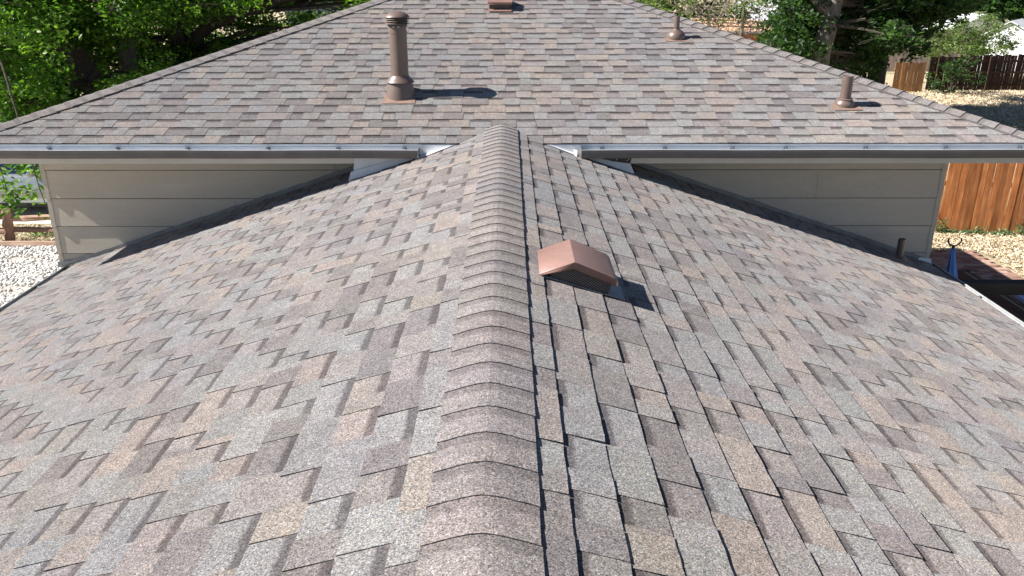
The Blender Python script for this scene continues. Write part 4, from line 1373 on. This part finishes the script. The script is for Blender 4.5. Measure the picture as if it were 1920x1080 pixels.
    m = MB(); m.prism([Vector((x_front - 1.30, cy - .70, H + .955)), Vector((x_front - 1.30, cy + .70, H + .955)), Vector((x_front - 1.90, cy + .57, H + 1.37)), Vector((x_front - 1.90, cy - .57, H + 1.37))], (.006, 0, .008)); m.build('windscreen', M['glass'], t)
    m = MB(); m.prism([Vector((x_front - 3.98, cy - .68, H + .97)), Vector((x_front - 3.98, cy + .68, H + .97)), Vector((x_front - 3.30, cy + .56, H + 1.385)), Vector((x_front - 3.30, cy - .56, H + 1.385))], (-.006, 0, .008)); m.build('rear_screen', M['glass'], t)
    return t
mir = at_y(67, 331, 17.2)
car(mir.x + 1.66, 17.15)

# ------------------------------------------------------------------ FAR BUILDINGS
def gable_house(name, label, c, ux, wid, dep, wall_h, rise, wall_m, roof_m, zg, over=.25, cat='house'):
    """c: middle of the gable front on the ground; ux: sideways direction of the front (gable faces to its right hand side)"""
    ux = Vector(ux).normalized(); back = Vector((-ux.y, ux.x, 0)); up = Vector((0, 0, 1))
    c = Vector((c[0], c[1], zg))
    t = empty(name, c, label, cat)
    h = wid / 2
    P = [c - ux * h, c + ux * h, c + ux * h + up * wall_h, c + up * (wall_h + rise), c - ux * h + up * wall_h]
    MB().prism([p - up * .02 for p in P], back * dep).build('wall', wall_m, t)
    for s in (-1, 1):
        e = c + ux * s * (h + over) + up * (wall_h - rise * over / h)
        rdg = c + up * (wall_h + rise)
        o = up * .03
        Q = [e - back * over + o, rdg - back * over + o, rdg + up * .08 - back * over + o, e + up * .08 - back * over + o]
        MB().prism(Q, back * (dep + over * 2)).build('roof', roof_m, t)
    return t, c, ux, back
def front_rect(t, c, ux, back, x0, x1, z0, z1, mat, name, off=.02, frame=None):
    up = Vector((0, 0, 1))
    P = [c + ux * x0 + up * z0 - back * off, c + ux * x1 + up * z0 - back * off, c + ux * x1 + up * z1 - back * off, c + ux * x0 + up * z1 - back * off]
    o = MB().prism(P, back * (off + .01)).build(name, mat, t)
    if frame:
        for a, b in ((0, 1), (1, 2), (2, 3), (3, 0)):
            MB().beam(P[a] - back * .02, P[b] - back * .02, .08, .06).build('frame', frame, o)
    return o
# white gabled house
pk = at_y(1848, 28, 62)
t, c, ux, bk = gable_house('white_house', 'white gabled house with dark window and garage door behind the grey picket fence', (pk.x, 62), (1, .10, 0), 4.6, 9.0, pk.z + 1.6 - 1.05, 1.0, M['white_wall'], M['white_roof'], -1.6)
front_rect(t, c, ux, bk, -1.75, -1.05, 1.45, 2.25, M['win'], 'window', .03, M['white_wall'])
front_rect(t, c, ux, bk, -.98, -.55, 1.45, 2.25, M['win'], 'window', .03, M['white_wall'])
gd = front_rect(t, c, ux, bk, .05, 2.05, .0, 2.35, M['white_roof'], 'garage_door', .03, M['white_wall'])
# white long low house to its left
pk = at_y(1745, 33, 60)
t2, c2_, ux2, bk2 = gable_house('white_house', 'long low white house with bright roof partly behind the dark tree', (at_y(1795, 40, 60).x, 63), (0, 1, 0), 5.0, 9.5, pk.z + 1.6 - .95, .9, M['white_wall'], M['white_wall'], -1.6)
# white shed
pk = at_y(1900, 41, 45.5)
t, c, ux, bk = gable_house('white_shed', 'white garden shed with pale gable and grey roof behind the dark brown fence', (pk.x, 45.5), (1, -.80, 0), 2.5, 3.4, pk.z - .75, .70, M['white_wall'], M['white_roof'], 0.0, .12, 'shed')
# far white roof at the top of the picture
pk = at_y(1840, 2, 92)
gable_house('white_house', 'distant house with bright white roof among far trees', (at_y(1862, 6, 92).x, 92), (0, 1, 0), 6.0, 4.2, pk.z + 1.6 - .9, .8, M['white_wall'], M['white_wall'], -1.6)

# salmon roofed shed
a = at_y(1478, 58, 40.0); zE = a.z
x0, x1 = at_y(1285, 58, 40.0).x, a.x
ps = empty('garden_shed', ((x0 + x1) / 2, 41.5, 0), 'green shed with salmon rolled roof and orange fascia behind the bare shrub', 'shed')
MB().box((x0 + .25, 40.25, 0), (x1 - .35, 43.6, zE - .05)).build('wall', M['green_wall'], ps)
zt = at_y(1330, 34, 43.2).z
rp = MB(); rr2 = random.Random(3)
N = 14; V = []; F = []
for i in range(N + 1):
    x = x0 + (x1 - x0) * i / N
    sag = -.30 * max(0, (i / N - .55)) ** 1.3
    V += [(x, 39.9, zE + rr2.uniform(-.015, .015)), (x, 41.5, (zE + zt) / 2 + .02 + sag * .5), (x, 43.4, zt + sag * 1.6), (x, 39.9, zE - .04), (x, 43.4, zt - .06 + sag * 1.6)]
for i in range(N):
    o = i * 5
    F += [[o, o + 5, o + 6, o + 1], [o + 1, o + 6, o + 7, o + 2], [o + 3, o + 8, o + 5, o], [o + 2, o + 7, o + 9, o + 4]]
rp.add(V, F); rfo = rp.build('roof', M['orange_roof'], ps)
for f in (.28, .5, .74):
    V = []
    for i in range(0, N + 1, 2):
        x = x0 + (x1 - x0) * i / N
        V.append((x, 39.9 + 3.5 * f, zE + (zt - zE) * f + .03 - .30 * max(0, (i / N - .55)) ** 1.3 * f * 1.5))
    MB().tube(V, .035, 5).build('roof_batten', M['old_wood'], rfo)
MB().box((x0, 39.86, zE - .42), (x1 - .05, 39.90, zE - .045)).build('fascia', M['orange'], ps)
MB().box((x0, 39.80, zE - .10), (x1, 39.858, zE - .005)).build('gutter', M['white_roof'], ps)

# pale roofed house far behind the shed
pk = at_y(1455, 2, 58)
gable_house('neighbour_house', 'house with pale grey roof seen through the branches behind the salmon shed', (pk.x + 2.2, 60), (0, 1, 0), 7.0, 4.2, pk.z - 1.75, 1.6, M['white_roof'], M['white_roof'], 0.0)
# dark blue house with paned window, top left
pw = at_y(650, 6, 42)
t, c, ux, bk = gable_house('neighbour_house', 'blue-grey house with a dark paned window beyond the left trees', (pw.x, 42), (1, 0, 0), 6.0, 8.0, 5.2, 1.4, M['navy_wall'], M['grey_roof'], 0.0)
w0 = front_rect(t, c, ux, bk, -.75, 1.1, pw.z - .75, pw.z + .8, M['win'], 'window', .03, M['white_wall'])
for k_ in range(1, 4):
    zc = pw.z - .75 + k_ * .39
    MB().beam(c + ux * -.75 - bk * .05 + Vector((0, 0, zc)), c + ux * 1.1 - bk * .05 + Vector((0, 0, zc)), .03, .035).build('muntin', M['white_roof'], w0)
for k_ in range(1, 3):
    xc = -.75 + k_ * .617
    MB().beam(c + ux * xc - bk * .05 + Vector((0, 0, pw.z - .75)), c + ux * xc - bk * .05 + Vector((0, 0, pw.z + .8)), .03, .035, up=Vector((1, 0, 0))).build('muntin', M['white_roof'], w0)
